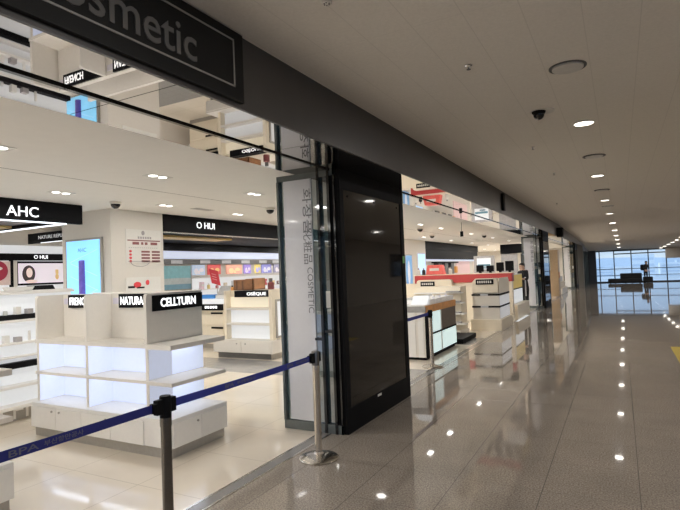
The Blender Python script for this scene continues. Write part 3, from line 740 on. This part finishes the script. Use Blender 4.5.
# ------------------------------------------------------------------ second shop opening
# wood trimmed counter beside the third post
t = thing('display_counter', 'low counter with orange wood band and lit cells past the big screen', 'display counter', (-3.9, 9.8, 0))
xA, xB, yA, yB = -4.9, -3.07, 8.85, 10.72
B(xA+.03, xB-.03, yA+.03, yB-.03, 0, .05).build('plinth', M['black'], t)
B(xA, xB-.02, yA, yB, .05, .84).build('body', M['offwhite'], t)
B(xA, xB-.20, yA-.012, yA, .05, .845).build('end_panel', M['white'], t)
B(xB-.15, xB-.05, yA-.012, yA, .05, .845).build('end_strip', M['white'], t)
B(xA, xB, yA-.015, yB, .845, .95).build('top_rim', swatch('grey rim', (.33, .315, .30)), t)
B(xB-.03, xB+.012, yA+.02, yB+.01, .83, .955).build('wood_band', M['wood'], t)
q = MB(); q.box(xB-.02, xB+.008, yA, yA+.16, .05, .83).box(xB-.02, xB+.008, yA, yB, .42, .455).box(xB-.02, xB+.008, yA, yB, .05, .075)
q.build('black_frame', M['black'], t)
ym = 9.72
for (a, b_, z0, z1, m_) in ((yA+.16, ym-.03, .455, .83, 'aqualed'), (ym+.03, yB, .455, .83, 'browncell'), (yA+.16, ym-.03, .075, .42, 'aqualed'), (ym+.03, yB, .075, .42, 'aqualed')):
    B(xB-.02, xB+.002, a, b_, z0, z1).build('cell', M[m_], t)
B(xB-.02, xB+.006, ym-.03, ym+.03, .05, .83).build('cell_divider', M['white'], t)
B(-4.7, xB-.02, yA+.05, yB-.02, .95, .975).build('top_glass', swatch('pale tray', (.82, .81, .79)), t)
for k in range(4):
    y = yA+.30+.40*k
    tt = thing('tester_tray', f'clear tester tray, {("first","second","third","fourth")[k]} along the wood trimmed counter from the near end', 'tray', (xB-.25, y+.2, .975), 'trays on the wood trimmed counter')
    q = MB(); q.box(xB-.5, xB-.03, y, y+.38, .976, .99).box(xB-.045, xB-.03, y, y+.38, .99, 1.05).box(xB-.5, xB-.485, y, y+.38, .99, 1.08).box(xB-.485, xB-.045, y, y+.012, .99, 1.05).box(xB-.485, xB-.045, y+.368, y+.38, .99, 1.05)
    q.build('tray', swatch('milky acrylic', (.85, .84, .82), .06), tt)
    for j in range(3):
        MB().lathe((xB-.38+.12*j, y+.2, .99), [(.03, 0), (.03, .05), (.02, .055), (.02, .08)], 10).build('tester', M[('cream', 'paper', 'lavender')[j]], tt)
tag(MB().prism([(8.92, .977), (9.05, .977), (9.10, 1.13), (9.06, 1.13)], 'x', -3.36, -3.06).build('lit_plaque', M['ledwhite']), 'bright white lit plaque on the near end of the wood trimmed counter', 'sign')
tag(B(-3.55, -3.0, 10.95, 12.1, 0, .10).build('low_plinth', M['black'], bevel=.01), 'low black plinth on the floor behind the wood trimmed counter', 'plinth')

# stepped white display
t = thing('stepped_display', 'white stepped shelf display between wood trimmed counter and striped counter', 'display shelf', (-3.75, 12.6, 0))
B(-4.6, -3.42, 12.3, 13.1, 0, .10).build('plinth', M['offwhite'], t)
B(-4.6, -3.45, 12.55, 13.1, .1, 1.15).build('back', M['cream'], t)
for k, z in enumerate((.28, .52, .78, 1.02)):
    B(-4.6, -3.38+.03*(3-k), 12.3+.04*k, 12.6, z-.03, z).build('shelf', M['white'], t, bevel=.004)
    B(-3.75, -3.42, 12.34, 12.5, z, z+.035).build('tray', swatch('grey tray', (.36, .35, .34)), t)

# counter with red band behind
t = thing('red_counter', 'long cream service counter with a wide red band along its top', 'counter', (-4.2, 15.7, 0))
B(-6.3, -2.76, 15.55, 15.75, 0, 1.16).build('body', M['cream'], t)
B(-5.68, -2.74, 15.48, 15.80, 1.16, 1.40).build('red_band', M['red'], t, bevel=.01)
B(-5.7, -2.74, 15.50, 15.98, 1.40, 1.42).build('worktop', M['cream'], t)
sp = MB(); sp.prism(rrect(-5.55, -4.45, .3, 1.27, .08), 'y', 15.3, 15.47); 
t2 = thing('brand_stand', 'cream stand with rounded top and black name plate against the red counter', 'display stand', (-5, 15.3, 0))
sp.prism([(-5.55, 0), (-4.45, 0), (-4.45, .3), (-5.55, .3)], 'y', 15.3, 15.47); sp.build('panel', M['cream'], t2)
sg = B(-5.42, -4.98, 15.28, 15.3, 1.08, 1.22).build('sign_board', M['black'], t2)
q = MB()
for k in range(6): q.box(-5.38+.062*k, -5.34+.062*k, 15.277, 15.28, 1.12, 1.18)
q.build('lettering', swatch('dim letters', (.5, .48, .44), .2), sg)
for k, z in enumerate((.35, .62, .89)):
    B(-5.5, -4.5, 15.22, 15.3, z, z+.03).build('shelf', M['white'], t2)

# striped counter nearest the corridor edge
t = thing('display_counter', 'cream counter with cut corners, black stripes and black name plate by the corridor edge', 'display counter', (-3, 14, 0))
pb = [(-3.38, 13.33), (-2.67, 13.33), (-2.67, 14.75), (-3.38, 14.75)]
B(-3.42, -2.65, 13.29, 14.80, 0, .28).build('base', M['cream'], t, bevel=.006)
B(-3.40, -2.67, 13.30, 14.76, 0, .03).build('kick', M['greyplinth'], t)
B(-3.36, -2.70, 13.36, 14.70, .28, .95).build('body', M['offwhite'], t)
q = MB(); q.prism([(-3.36, .93), (-2.70, .93), (-2.70, 1.22), (-2.78, 1.31), (-3.28, 1.31), (-3.36, 1.22)], 'y', 13.36, 13.66)
q.prism([(13.36, .93), (14.70, .93), (14.70, 1.22), (14.60, 1.31), (13.46, 1.31), (13.36, 1.22)], 'x', -2.72, -2.695)
q.build('top_panel', M['cream'], t)
for z in (.60, .90): 
    q = MB(); q.box(-3.38, -3.16, 13.34, 13.37, z-.022, z+.022).box(-2.97, -2.69, 13.34, 13.37, z-.022, z+.022).box(-2.71, -2.69, 13.34, 14.70, z-.022, z+.022)
    q.build('stripe', M['black'], t)
    B(-3.16, -2.97, 13.345, 13.36, z-.02, z+.02).build('stripe_label', swatch('grey label plate', (.42, .42, .44)), t)
B(-2.70, -2.694, 13.42, 14.66, .30, .86).build('light_panel', swatch('pale lit panel', (.78, .80, .84), .25), t)
sg = B(-3.26, -2.82, 13.34, 13.36, 1.16, 1.29).build('sign_board', M['black'], t)
q = MB()
for k in range(7): q.box(-3.22+.053*k, -3.19+.053*k, 13.337, 13.34, 1.195, 1.255)
q.build('lettering', swatch('dim letters', (.5, .48, .44), .2), sg)

# yellow lit cabinet and low base
t = thing('lit_cabinet', 'narrow cabinet with yellow upper and white lower panel behind the striped counter', 'cabinet', (-3.1, 17.4, 0))
B(-3.5, -2.93, 16.45, 18.3, 0, 1.33).build('body', M['white'], t)
B(-2.93, -2.92, 16.47, 18.28, .895, 1.31).build('upper_panel', M['yellow'], t)
B(-3.5, -2.93, 16.44, 16.45, .895, 1.31).build('front_panel', M['yellow'], t)
B(-2.93, -2.915, 16.45, 18.3, .86, .895).build('divider', M['black'], t)
B(-2.93, -2.92, 16.47, 18.28, .44, .86).build('lower_panel', M['ledwhite'], t)
tag(B(-2.91, -2.73, 16.1, 18.35, 0, .43).build('low_cabinet', M['cream'], bevel=.006), 'low cream base cabinet under the yellow panel by the corridor edge', 'cabinet')
tag(B(-2.725, -2.64, 15.6, 17.6, .004, .010).build('floor_glow_patch', M['ledwhite']), 'brightly lit marble floor, glow painted on, beside the low cream base cabinet', 'floor patch')  # emissive patch standing in for brightly lit marble floor

# things on the red counter
t = thing('red_gift_bag', 'red display box on the left end of the red topped counter', 'box', (-5.1, 15.8, 1.42))
q = MB(); q.prism([(-5.38, 1.42), (-4.80, 1.42), (-4.86, 1.72), (-5.32, 1.72)], 'y', 15.7, 15.95); q.build('body', swatch('coral box', (.72, .12, .10)), t, bevel=.01)
B(-5.25, -4.95, 15.69, 15.70, 1.54, 1.62).build('label', M['paper'], t)
for k, (x, mm, lb) in enumerate(((-5.64, 'white', 'small white bottle left of the red display box'), (-5.48, 'blackcloth', 'small black bottle left of the red display box'), (-4.62, 'paper', 'pale bottle right of the red display box'))):
    t = thing('bottle', lb, 'bottle', (x, 15.8, 1.42))
    MB().lathe((x, 15.8, 1.42), [(.05, 0), (.055, .02), (.055, .14), (.02, .17)], 12).build('body', M[mm], t, smooth=True)
    MB().lathe((x, 15.8, 1.59), [(.022, 0), (.022, .05)], 10).build('cap', M['greyink'], t)
for k, (x, w, h, lb) in enumerate(((-3.72, .22, .24, 'first'), (-3.42, .22, .22, 'second'), (-3.13, .22, .30, 'third'), (-2.86, .24, .33, 'fourth'))):
    t = thing('display_monitor', f'{lb} from the left of the black monitors on the red topped counter', 'monitor', (x, 15.85, 1.42), 'black monitors on the red counter')
    B(x-w/2, x+w/2, 15.82, 15.86, 1.46, 1.42+h).build('panel', M['black'], t, bevel=.012)
    B(x-.03, x+.03, 15.80, 15.90, 1.42, 1.47).build('foot', M['black'], t)

# pillar with blue adverts, headers and far wall behind
struct('pillar_wall', B(-7.6, HX, 16.2, 18.75, 0, MZ), M['wallwhite'], origin=(-7, 17, 0))
t = thing('lit_advert', 'blue figure poster on the left of the far white pillar', 'advert', (HX, 16.85, 1.05))
B(HX, HX+.03, 16.55, 17.2, 1.0, 2.12).build('frame', M['greyplinth'], t)
B(HX+.03, HX+.034, 16.58, 17.17, 1.03, 2.09).build('picture', swatch('deep blue advert', (.12, .28, .52), .35), t)
q = MB(); q.ellipse((HX+.034, 16.85, 1.5), Y, Z, .12, .42, .001); q.build('figure_print', swatch('pale figure print', (.6, .62, .68), .3), t)
t = thing('lit_advert', 'pale blue lit poster on the right of the far white pillar', 'advert', (HX, 18.2, 1.4))
B(HX, HX+.03, 17.78, 18.62, 1.38, 2.2).build('frame', M['whitecloth'], t)
B(HX+.03, HX+.034, 17.82, 18.58, 1.42, 2.16).build('picture', M['adblue_light'], t)
t = thing('booth_header', 'black overhead header right of the far pillar with blue adverts', 'sign', (HX, 23, 2.2))
B(HX-.06, HX, 18.78, 27, 2.36, MZ-.001).build('fascia_board', M['black'], t)
B(HX-.10, HX-.03, 18.78, 27, 1.98, 2.36).build('lower_board', M['black'], t)
B(HX-.12, HX-.10, 18.8, 27, 1.90, 1.98).build('light_panel', M['led'], t)
t = thing('far_wall_unit', 'far product wall bay with dark shelves under the black header', 'display shelf', (-6.6, 21, 0))
B(-6.8, -6.7, 18.8, 27, 0, 1.9).build('backboard', M['wallwhite'], t)
q = MB()
for y in (20.6, 21.5, 22.4): q.box(-6.7, -6.5, y, y+.45, 1.35, 1.82)
q.build('dark_niche', M['darkgrey'], t)
B(-6.7, -6.45, 20.3, 23.4, 1.82, 1.88).build('dark_rail', M['black'], t)
B(-6.7, -6.66, 23.8, 26.2, .6, 1.9).build('pink_panel', M['pink'], t)
for k, y in enumerate((20.2, 21.2, 22.1, 23.2)):
    B(-6.6, -6.5, y, y+.22, 1.38, 1.62+.05*(k % 2)).build('carton', M[('paper', 'cream', 'white', 'wood')[k]], t)
# a lit screen and darker bay farther along
t = thing('advert_screen', 'bright white advert screen on a grey stand behind the red topped counter', 'screen', (-4.5, 20, 0))
B(-4.92, -4.15, 20.0, 20.1, 0, 2.02).build('stand', swatch('grey stand', (.34, .32, .31)), t)
B(-4.80, -4.28, 19.985, 20.0, 1.50, 1.93).build('screen', M['ledwhite'], t)
q = MB(); q.box(-4.78, -4.30, 19.982, 19.985, 1.62, 1.70); q.ellipse((-4.5, 19.985, 1.57), X, Z, .12, .04, -.003); q.build('picture_print', swatch('slate hill print', (.12, .24, .30)), t)
t = thing('booth_header', 'black overhead header with small dark booth behind the advert screen', 'sign', (-4.2, 24, 2.1))
B(-4.7, -2.9, 24, 24.08, 2.15, MZ-.1).build('fascia_board', M['black'], t)
B(-4.7, -4.0, 24.1, 24.2, 0, 2.15).build('side_board', swatch('grey stand', (.34, .32, .31)), t)
B(-4.0, -2.95, 25.0, 25.1, 0, 2.15).build('rear_board', M['darkgrey'], t)
B(-3.7, -3.2, 24.95, 25.0, 1.45, 2.0).build('screen', swatch('pale screen', (.6, .75, .8), .5), t)

# third opening, far away
t = thing('display_cabinet', 'tall tan wood cabinet in the far opening past the second column', 'cabinet', (-3, 24, 0))
B(-3.6, -2.72, 28.0, 28.6, 0, 2.3).build('body', swatch('tan board', (.42, .30, .18)), t)
B(-3.5, -3.1, 27.98, 28.0, 1.3, 2.1).build('pale_panel', swatch('pale screen', (.6, .75, .8), .5), t)
B(-2.72, -2.70, 28.05, 28.55, .9, 1.2).build('orange_panel', swatch('orange board', (.5, .2, .05)), t)
t = thing('display_rack', 'black open frame rack beside the second glass column', 'rack', (-2.9, 22.2, 0))
q = MB()
for (x, y) in ((-3.2, 21.6), (-2.7, 21.6), (-3.2, 22.8), (-2.7, 22.8)): q.box(x-.02, x+.02, y-.02, y+.02, 0, 2.2)
q.box(-3.22, -2.68, 21.58, 21.62, 2.16, 2.2).box(-3.22, -2.68, 22.78, 22.82, 2.16, 2.2).box(-2.72, -2.68, 21.6, 22.8, 2.16, 2.2).box(-3.22, -3.18, 21.6, 22.8, 2.16, 2.2)
q.build('frame', M['black'], t)
for z in (.05, .6): B(-3.2, -2.7, 21.6, 22.8, z, z+.03).build('shelf', swatch('grey stand', (.34, .32, .31)), t)
tag(MB().prism(rrect(22.0, 22.45, .63, 1.05, .06), 'x', -3.1, -2.8).build('black_bag', M['blackcloth'], bevel=.03), 'black bag standing on the shelf of the open frame rack', 'bag')
t = thing('display_counter', 'pale stepped counter at the far opening near the farthest column', 'display counter', (-3, 31, 0))
for k, z in enumerate((.3, .6, .9)): B(-3.6, -2.72-.12*k, 29.5+.1*k, 32.5, z-.3, z).build('step', M['cream' if k % 2 else 'offwhite'], t)
for k in range(4):
    y = 38.5+1.6*k
    tag(B(-2.145, -2.12, y, y+1.1, 0, 2.4).build('glass_panel', M['glassdark']), f'{("first","second","third","fourth")[k]} dark glass wall panel from the farthest column towards the end windows', 'panel', 'glass panels on the far left wall')

# ------------------------------------------------------------------ ceiling fittings
ORD = ['nearest', 'second', 'third', 'fourth', 'fifth', 'sixth', 'seventh', 'eighth', 'ninth', 'tenth', 'eleventh', 'twelfth', 'thirteenth', 'fourteenth', 'fifteenth', 'sixteenth', 'seventeenth', 'eighteenth', 'nineteenth', 'twentieth']
def downlight(x, y, z, r, label, group, m='lamp', power=60, col=(1, .96, .92), name='ceiling_light'):
    t = thing(name, label, 'ceiling light', (x, y, z), group)
    dz = .02 if y > 22 else 0.0
    MB().lathe((x, y, z), [(r*1.22, .004), (r*1.22, -.006-dz), (r*1.02, -.010-dz), (r*1.0, -.003-dz)], 28).build('ring', M['lampring'], t)
    MB().lathe((x, y, z), [(r, -.003-dz), (r*.98, -.008-dz*2)], 28).build('lens', M[m], t)
    if power:
        area('corridor_lamp', (x, y, z-.02-dz*2), r*1.8, power, col)
    return t
rows = [-5.8, -1.8, 2.2, 6.18, 10.1, 14.3, 18.4, 22.5, 26.5, 30.4, 34.4, 38.3, 41.5]
k = 0
for y in rows:
    if y < 3:
        area('corridor_lamp', (-.27, y, CZ-.02), .16, 26, (1, .96, .92)); continue
    downlight(-.27+max(0, y-12)*.0085, y, ceil_z(y), .095, f'{ORD[k]} round downlight of the left row in the corridor ceiling', 'left corridor downlights', power=24); k += 1
k = 0
for (x, y) in ((3.15, 35.5), (3.1, 37.6), (3.0, 39.3), (2.9, 40.9), (2.78, 42.6), (2.65, 44.2)):
    downlight(x, y, ceil_z(y), .10, f'{ORD[k]} downlight of the right row near the end windows', 'right corridor downlights', power=8); k += 1
for y in (-5.8, -1.8, 2.2, 6.2, 10.1, 14.3, 18.4, 22.5, 26.5, 30.4):
    downlight(3.3, y, ceil_z(y), .095, f'right row corridor downlight, number {rows.index(y)+1 if y in rows else 4} from the rear wall', 'right corridor downlights', power=20)

# corridor diffuser, cameras, sprinklers, slots
t = thing('air_diffuser', 'round white air diffuser with dark ring in the corridor ceiling', 'air vent', (-.28, 4.33, CZ))
MB().lathe((-.28, 4.33, CZ), [(.135, 0), (.135, -.006), (.125, -.010), (.125, -.002)], 36).build('ring', M['darkgrey'], t)
MB().lathe((-.28, 4.33, CZ), [(.112, -.002), (.112, -.016), (.06, -.022), (.0001, -.022)], 36).build('disc', M['lampring'], t)
for j, (x, y) in enumerate(((-.25, 8.2), (-.26, 12.2), (-.22, 15.9))):
    t = thing('air_diffuser', f'{("first","second","third")[j]} far round diffuser between the corridor downlights', 'air vent', (x, y, CZ), 'far diffusers')
    MB().lathe((x, y, CZ), [(.15, 0), (.15, -.008), (.13, -.012), (.13, -.002)], 28).build('ring', M['darkgrey'], t)
    MB().lathe((x, y, CZ), [(.115, -.002), (.115, -.016), (.05, -.022), (.0001, -.022)], 28).build('disc', M['lampring'], t)
def dome(x, y, z, r, label, m='black', cap='lampring'):
    t = thing('dome_camera', label, 'security camera', (x, y, z))
    MB().lathe((x, y, z), [(r*1.25, 0), (r*1.25, -.012), (r*1.1, -.028), (r*.95, -.034)], 28).build('mount', M[cap], t, smooth=True)
    MB().lathe((x, y, z-.034), [(r*.98, 0)] + [(r*math.cos(a), -r*math.sin(a)) for a in [PI/2*i/8 for i in range(8)]] + [(.001, -r)], 28).build('dome', M['blackgloss'], t, smooth=True)
dome(-.63, 5.42, CZ, .052, 'black dome camera on the corridor ceiling between diffuser and downlight', cap='black')
tag(MB().lathe((-.60, 5.45, CZ), [(.115, 0), (.115, -.004), (.10, -.006)], 28).build('ceiling_plate', M['lampring']), 'pale round ceiling plate around the corridor dome camera', 'plate')
dome(-5.82, 4.66, MZ, .06, 'small dome camera on the shop ceiling in front of the poster pillar', cap='offwhite')
dome(-4.77, 6.66, MZ, .06, 'dome camera on the shop ceiling left of the glass column', cap='offwhite')
for (x, y, lb) in ((-4.45, 12.69, 'first dome camera on the ceiling beyond the big screen'), (-5.13, 15.72, 'dome camera by the far blue advert pillar'), (-3.9, 17.4, 'dome camera above the black monitors')):
    dome(x, y, MZ, .07, lb, cap='offwhite')
t = thing('pendant_box', 'small black box hanging from the ceiling in the second opening', 'sensor', (-3.79, 13.6, 2.3))
MB().cyl((-3.2, 12.0, MZ), (-3.2, 12.0, 2.45), .006, 8).build('rod', M['black'], t)
B(-3.23, -3.17, 11.97, 12.03, 2.33, 2.45).build('box', M['black'], t)
for (x, y, lb) in ((-.92, 3.86, 'nearest sprinkler head in the corridor ceiling panel'), (-.91, 7.04, 'sprinkler head past the dome camera'), (-.89, 9.29, 'sprinkler head beside the third corridor downlight'), (-1.31, 13.96, 'far sprinkler head near the fascia')):
    t = thing('sprinkler', lb, 'sprinkler', (x, y, CZ))
    MB().lathe((x, y, CZ), [(.028, 0), (.028, -.004), (.012, -.008), (.010, -.02)], 16).build('plate', M['chrome'], t)
    MB().lathe((x, y, CZ-.02), [(.006, 0), (.006, -.01), (.016, -.012), (.016, -.015)], 12).build('deflector', M['darkgrey'], t)
t = thing('ceiling_speaker', 'small round perforated ceiling sensor at the top of the frame', 'sensor', (-1.36, 2.50, CZ))
MB().lathe((-1.36, 2.50, CZ), [(.03, 0), (.03, -.008), (.024, -.013), (.0001, -.015)], 20).build('cover', M['lampring'], t, smooth=True)
q = MB()
for a in range(6): q.lathe((-1.36+.015*math.cos(a), 2.50+.015*math.sin(a), CZ-.0125), [(.0035, 0), (.0035, -.004)], 8)
q.build('holes', M['black'], t)

# shop twin spotlights
GX = [-4.08, -5.64, -7.25, -8.75]
def twin(x, y, label, power):
    t = thing('twin_spotlight', label, 'ceiling light', (x, y, MZ), 'twin spotlights in the shop ceiling')
    fr = MB(); fr.box(x-.07, x+.07, y-.14, y+.14, MZ-.004, MZ); fr.build('frame', M['lampring'], t)
    for s in (-1, 1):
        MB().lathe((x, y+.062*s, MZ-.004), [(.042, 0), (.040, -.004)], 18).build('lamp', M['lampshop'], t)
    if power: area('shop_lamp', (x, y, MZ-.02), .12, power, (1, .98, .945), shape='RECTANGLE', size_y=.24)
nrow = 0
yv = -5.7
while yv < YS-1:
    step = 1.58 if yv < 13 else 3.16
    for ci, x in enumerate(GX):
        if -6.9 > x and yv > 5.9 and yv < 13.7 and x > -9: pass
        inside_booth = x < HX and (yv < 4.4 or 6.0 < yv < 13.6)
        inside_pillar = x < HX and (5.0 < yv < 6.05 or 16.1 < yv < 18.8)
        if inside_pillar: continue
        if inside_booth:
            zz = 2.44
        else: zz = MZ
        pw = 15.5 if yv < 13 else 32
        if yv < -.5:
            area('shop_lamp', (x, yv, zz-.02), .14, pw, (1, .98, .945)); continue
        if inside_booth:
            area('shop_lamp', (x, yv, zz-.02), .14, pw*.8, (1, .98, .945)); continue
        side = ('corridor side', 'inner', 'deeper', 'rearmost')[ci]
        rowname = ORD[min(nrow, 19)]
        twin(x, yv, f'{rowname} twin spotlight from the front in the {side} line of the shop ceiling', pw)
    if yv >= -.5: nrow += 1
    yv += step
t = thing('slot_vent', 'thin dark air slot in the shop ceiling above the second header', 'air vent', (-5.59, 5.99, MZ))
B(-5.66, -5.52, 5.85, 6.25, MZ-.004, MZ).build('grille', swatch('pale grille', (.46, .44, .41)), t)
q = MB()
for k in range(3): q.box(-5.64+.045*k, -5.625+.045*k, 5.88, 6.22, MZ-.006, MZ-.004)
q.build('slots', M['greyink'], t)

# yellow floor marking
tag(B(.74, 1.04, 4.0, 11.4, 0, .003).build('floor_marking', M['tactile']), 'yellow strip on the corridor floor at the right edge', 'floor marking')

# ------------------------------------------------------------------ sofa and people
t = thing('sofa_bench', 'black padded waiting sofa in front of the end windows', 'sofa', (.35, 43.6, 0))
B(-.85, 1.36, 43.3, 44.2, .08, .32).build('seat', M['blackcloth'], t, bevel=.04)
B(-.05, 1.35, 43.6, 44.2, .30, .70).build('backrest', M['blackcloth'], t, bevel=.05)
for x in (-.7, .3, 1.2):
    for y in (43.4, 44.1): MB().cyl((x, y, 0), (x, y, .10), .03, 10).build('leg', M['black'], t)

def skin_mesh(name, pts, edges, rad, mats, pick, parent, sub=2):
    me = bpy.data.meshes.new(name); me.from_pydata([tuple(p) for p in pts], edges, [])
    o = bpy.data.objects.new(name, me); COL.objects.link(o)
    md = o.modifiers.new('s', 'SKIN'); sk = me.skin_vertices[0].data
    for i, r in enumerate(rad):
        r = r if isinstance(r, tuple) else (r, r); sk[i].radius = r; sk[i].use_root = (i == 0)
    s = o.modifiers.new('d', 'SUBSURF'); s.levels = sub; s.render_levels = sub
    dg = bpy.context.evaluated_depsgraph_get(); dg.update()
    m2 = bpy.data.meshes.new_from_object(o.evaluated_get(dg), depsgraph=dg)
    vs = [v.co.copy() for v in m2.vertices]; fs = [tuple(p.vertices) for p in m2.polygons]
    bpy.data.objects.remove(o); bpy.data.meshes.remove(me); bpy.data.meshes.remove(m2)
    mb = MB(); org = Vector(ORG[parent.name])
    mb.v = [tuple(v+org) for v in vs]; mb.f = fs
    mb.mi = [pick(sum((vs[i] for i in f), Vector())/len(f)) for f in fs]
    return mb.build(name, mats, parent, smooth=True)

def person(name_label, loc, h, face, pose, top, legs, shoes, hairm, group=None):
    """standing figure; local +x = right of the figure's facing, built facing -Y then turned by `face`"""
    t = thing('person', name_label, 'person', loc, group)
    k = h/1.70
    P = []; R_ = []; E = []; 
    def v(x, y, z, r, link=None):
        P.append(Vector((x*k, y*k, z*k))); R_.append(tuple(q*k for q in r) if isinstance(r, tuple) else r*k)
        if link is not None: E.append((link, len(P)-1))
        return len(P)-1
    lean = pose.get('lean', 0.0)
    pel = v(0, 0, .94, (.145, .115)); waist = v(0, -.02-lean*.2, 1.10, (.135, .105), pel); chest = v(0, -.01-lean*.6, 1.30, (.155, .115), waist)
    sh = v(0, .0-lean*.85, 1.42, (.10, .085), chest); neck = v(0, -.005-lean, 1.485, .056, sh)
    hd = v(0, -.02-lean*1.1, 1.56, (.075, .085), neck); hd2 = v(0, -.02-lean*1.15, 1.635, (.078, .092), hd); v(0, -.012-lean*1.15, 1.685, (.05, .06), hd2)
    v(0, -.115-lean*1.15, 1.59, .016, hd)            # nose / face front
    for s in (-1, 1):
        a = v(.175*s, 0-lean*.8, 1.40, .06, sh)
        el, ha = pose['arm_l' if s < 0 else 'arm_r']
        e = v(*el, .046, a); w = v(*ha, .033, e)
        d = (Vector(ha)-Vector(el)).normalized()
        palm = v(*(Vector(ha)+d*.07), (.040, .022), w)
        for q in range(4):
            off = Vector((.026*(q-1.5)*.8, 0, 0)); ln = (.075, .088, .082, .062)[q]
            f1 = v(*(Vector(ha)+d*.11+off), .0095, palm); v(*(Vector(ha)+d*(.11+ln)+off+Vector((0, -.015, 0))), .008, f1)
        th = v(*(Vector(ha)+d*.06+Vector((-.045*s, -.02, 0))), .011, w); v(*(Vector(ha)+d*.10+Vector((-.055*s, -.035, 0))), .009, th)
        hip = v(.095*s, 0, .88, .092, pel); kn = v(.10*s, -.02, .50, .060, hip); an = v(.10*s, .02, .10, .042, kn)
        v(.105*s, -.04, .045, (.042, .038), an); v(.115*s, -.15, .03, (.040, .026), len(P)-1)
    ci = math.cos(face); si = math.sin(face)
    rot = lambda p: Vector((p.x*ci-p.y*si, p.x*si+p.y*ci, p.z))
    P2 = [rot(p) for p in P]
    hands = [rot(Vector(pose[a][1])*k) for a in ('arm_l', 'arm_r')]
    def pick(c):
        z = c.z/k
        if z > 1.47: return 0
        for hh in hands:
            if (c-hh).length < .20*k and (c-hh).length > -1 and abs(c.z-hh.z) < .22*k and min((c-q).length for q in hands) < .17*k and c.z < hh.z+.03: return 0
        if z < .09: return 3
        return 2 if z < .95 else 1
    skin_mesh('body', P2, E, R_, [M['skin'], top, legs, shoes], pick, t)
    # hair cap
    hq = MB(); n = 14; c0 = rot(P[hd2]) + Vector(loc)
    for i in range(9):
        pass
    ring = []; vs = []; fs = []
    for i in range(8):
        th = PI*.62*i/7
        for j in range(n):
            ph = 2*PI*j/n; back = .5+.5*math.sin(ph)         # +y local = back of the head
            tt = th*(.66+.34*back)
            p = Vector((.098*k*math.sin(tt)*math.cos(ph), .112*k*math.sin(tt)*math.sin(ph)+.012*k, .112*k*math.cos(tt)-.01*k)); vs.append(c0+rot(p))
    for i in range(7):
        for j in range(n): fs.append((i*n+j, i*n+(j+1) % n, (i+1)*n+(j+1) % n, (i+1)*n+j))
    hq.add(vs, fs)
    if pose.get('bun'): hq.lathe(c0+rot(Vector((0, .10, .04))*k), [(.001, -.045*k), (.035*k, -.03*k), (.048*k, 0), (.035*k, .03*k), (.001, .045*k)], 12)
    hq.build('hair', hairm, t, smooth=True)
    ey = MB()
    for s in (-1, 1): ey.ellipse(c0+rot(Vector((.032*s, -.096, -.035))*k), rot(X), Z, .012*k, .006*k, .004*k, 8)
    ey.build('eyes', M['hair'], t)
    mo = MB().ellipse(c0+rot(Vector((0, -.088, -.105))*k), rot(X), Z, .022*k, .006*k, .004*k, 8); mo.build('mouth', M['maroon'], t)
    return t
st = person('person in black uniform with black hair reaching over the far counter', (-2.93, 18.85, 0), 1.66, -.6,
       {'arm_l': ((-.25, -.12, 1.16), (-.16, -.36, 1.20)), 'arm_r': ((.24, -.10, 1.15), (.15, -.36, 1.18)), 'lean': .07, 'bun': True},
       M['blackcloth'], M['blackcloth'], M['black'], M['hair'])
B(-2.90, -2.86, 18.70, 18.715, .55, 1.2).build('white_apron_edge', M['whitecloth'], st)
person('person standing with a backpack, dark silhouette against the end windows', (1.62, 44.5, 0), 1.52, 0.6,
       {'arm_l': ((-.24, -.06, 1.14), (-.16, -.20, .99)), 'arm_r': ((.24, -.06, 1.14), (.16, -.20, .99)), 'lean': .10},
       M['khaki'], M['blackcloth'], M['black'], M['hair'])
t = thing('backpack', 'dark backpack worn by the traveller at the end windows', 'backpack', (1.42, 44.75, .85))
q = MB(); q.prism(rrect(1.30, 1.60, .86, 1.30, .10, 'tl tr bl br'), 'y', 44.55, 44.80); q.build('bag', M['blackcloth'], t, bevel=.03)
B(1.35, 1.55, 44.80, 44.84, .90, 1.07).build('pocket', M['khaki'], t, bevel=.01)
t = thing('suitcase', 'dark suitcase standing at the feet of the traveller', 'suitcase', (1.72, 43.7, 0))
B(1.40, 2.02, 43.55, 43.80, .04, .42).build('shell', M['blackcloth'], t, bevel=.04)
for x in (1.48, 1.94): MB().cyl((x, 43.6, .03), (x, 43.75, .03), .03, 10).build('wheel', M['black'], t)

# ------------------------------------------------------------------ sky and render look
w = bpy.data.worlds.new('sky'); SC.world = w; w.use_nodes = True; nt = w.node_tree; N = nt.nodes; L = nt.links
bg = N['Background']; tc = N.new('ShaderNodeTexCoord'); sp = N.new('ShaderNodeSeparateXYZ'); L.new(tc.outputs['Generated'], sp.inputs[0])
rp = N.new('ShaderNodeValToRGB'); rp.color_ramp.elements[0].position = .0; rp.color_ramp.elements[1].position = .035
rp.color_ramp.elements[0].color = (.84, .91, .97, 1); rp.color_ramp.elements[1].color = (.50, .67, .92, 1)
L.new(sp.outputs[2], rp.inputs[0]); L.new(rp.outputs[0], bg.inputs[0]); bg.inputs[1].default_value = 1.05
su = bpy.data.lights.new('sun', 'SUN'); su.energy = 2.2; su.angle = .03; so = bpy.data.objects.new('sun', su); COL.objects.link(so); so.rotation_euler = Vector((.75, .25, -.6)).to_track_quat('-Z', 'Y').to_euler()
vs_ = SC.view_settings; vs_.view_transform = 'Standard'; vs_.look = 'None'; vs_.gamma = 1; vs_.use_curve_mapping = False; vs_.exposure = 0.0
cy = SC.cycles
cy.max_bounces = 8; cy.diffuse_bounces = 4; cy.glossy_bounces = 5; cy.transparent_max_bounces = 8; cy.sample_clamp_indirect = 6.0; cy.sample_clamp_direct = 4.0
cy.caustics_reflective = False; cy.caustics_refractive = False
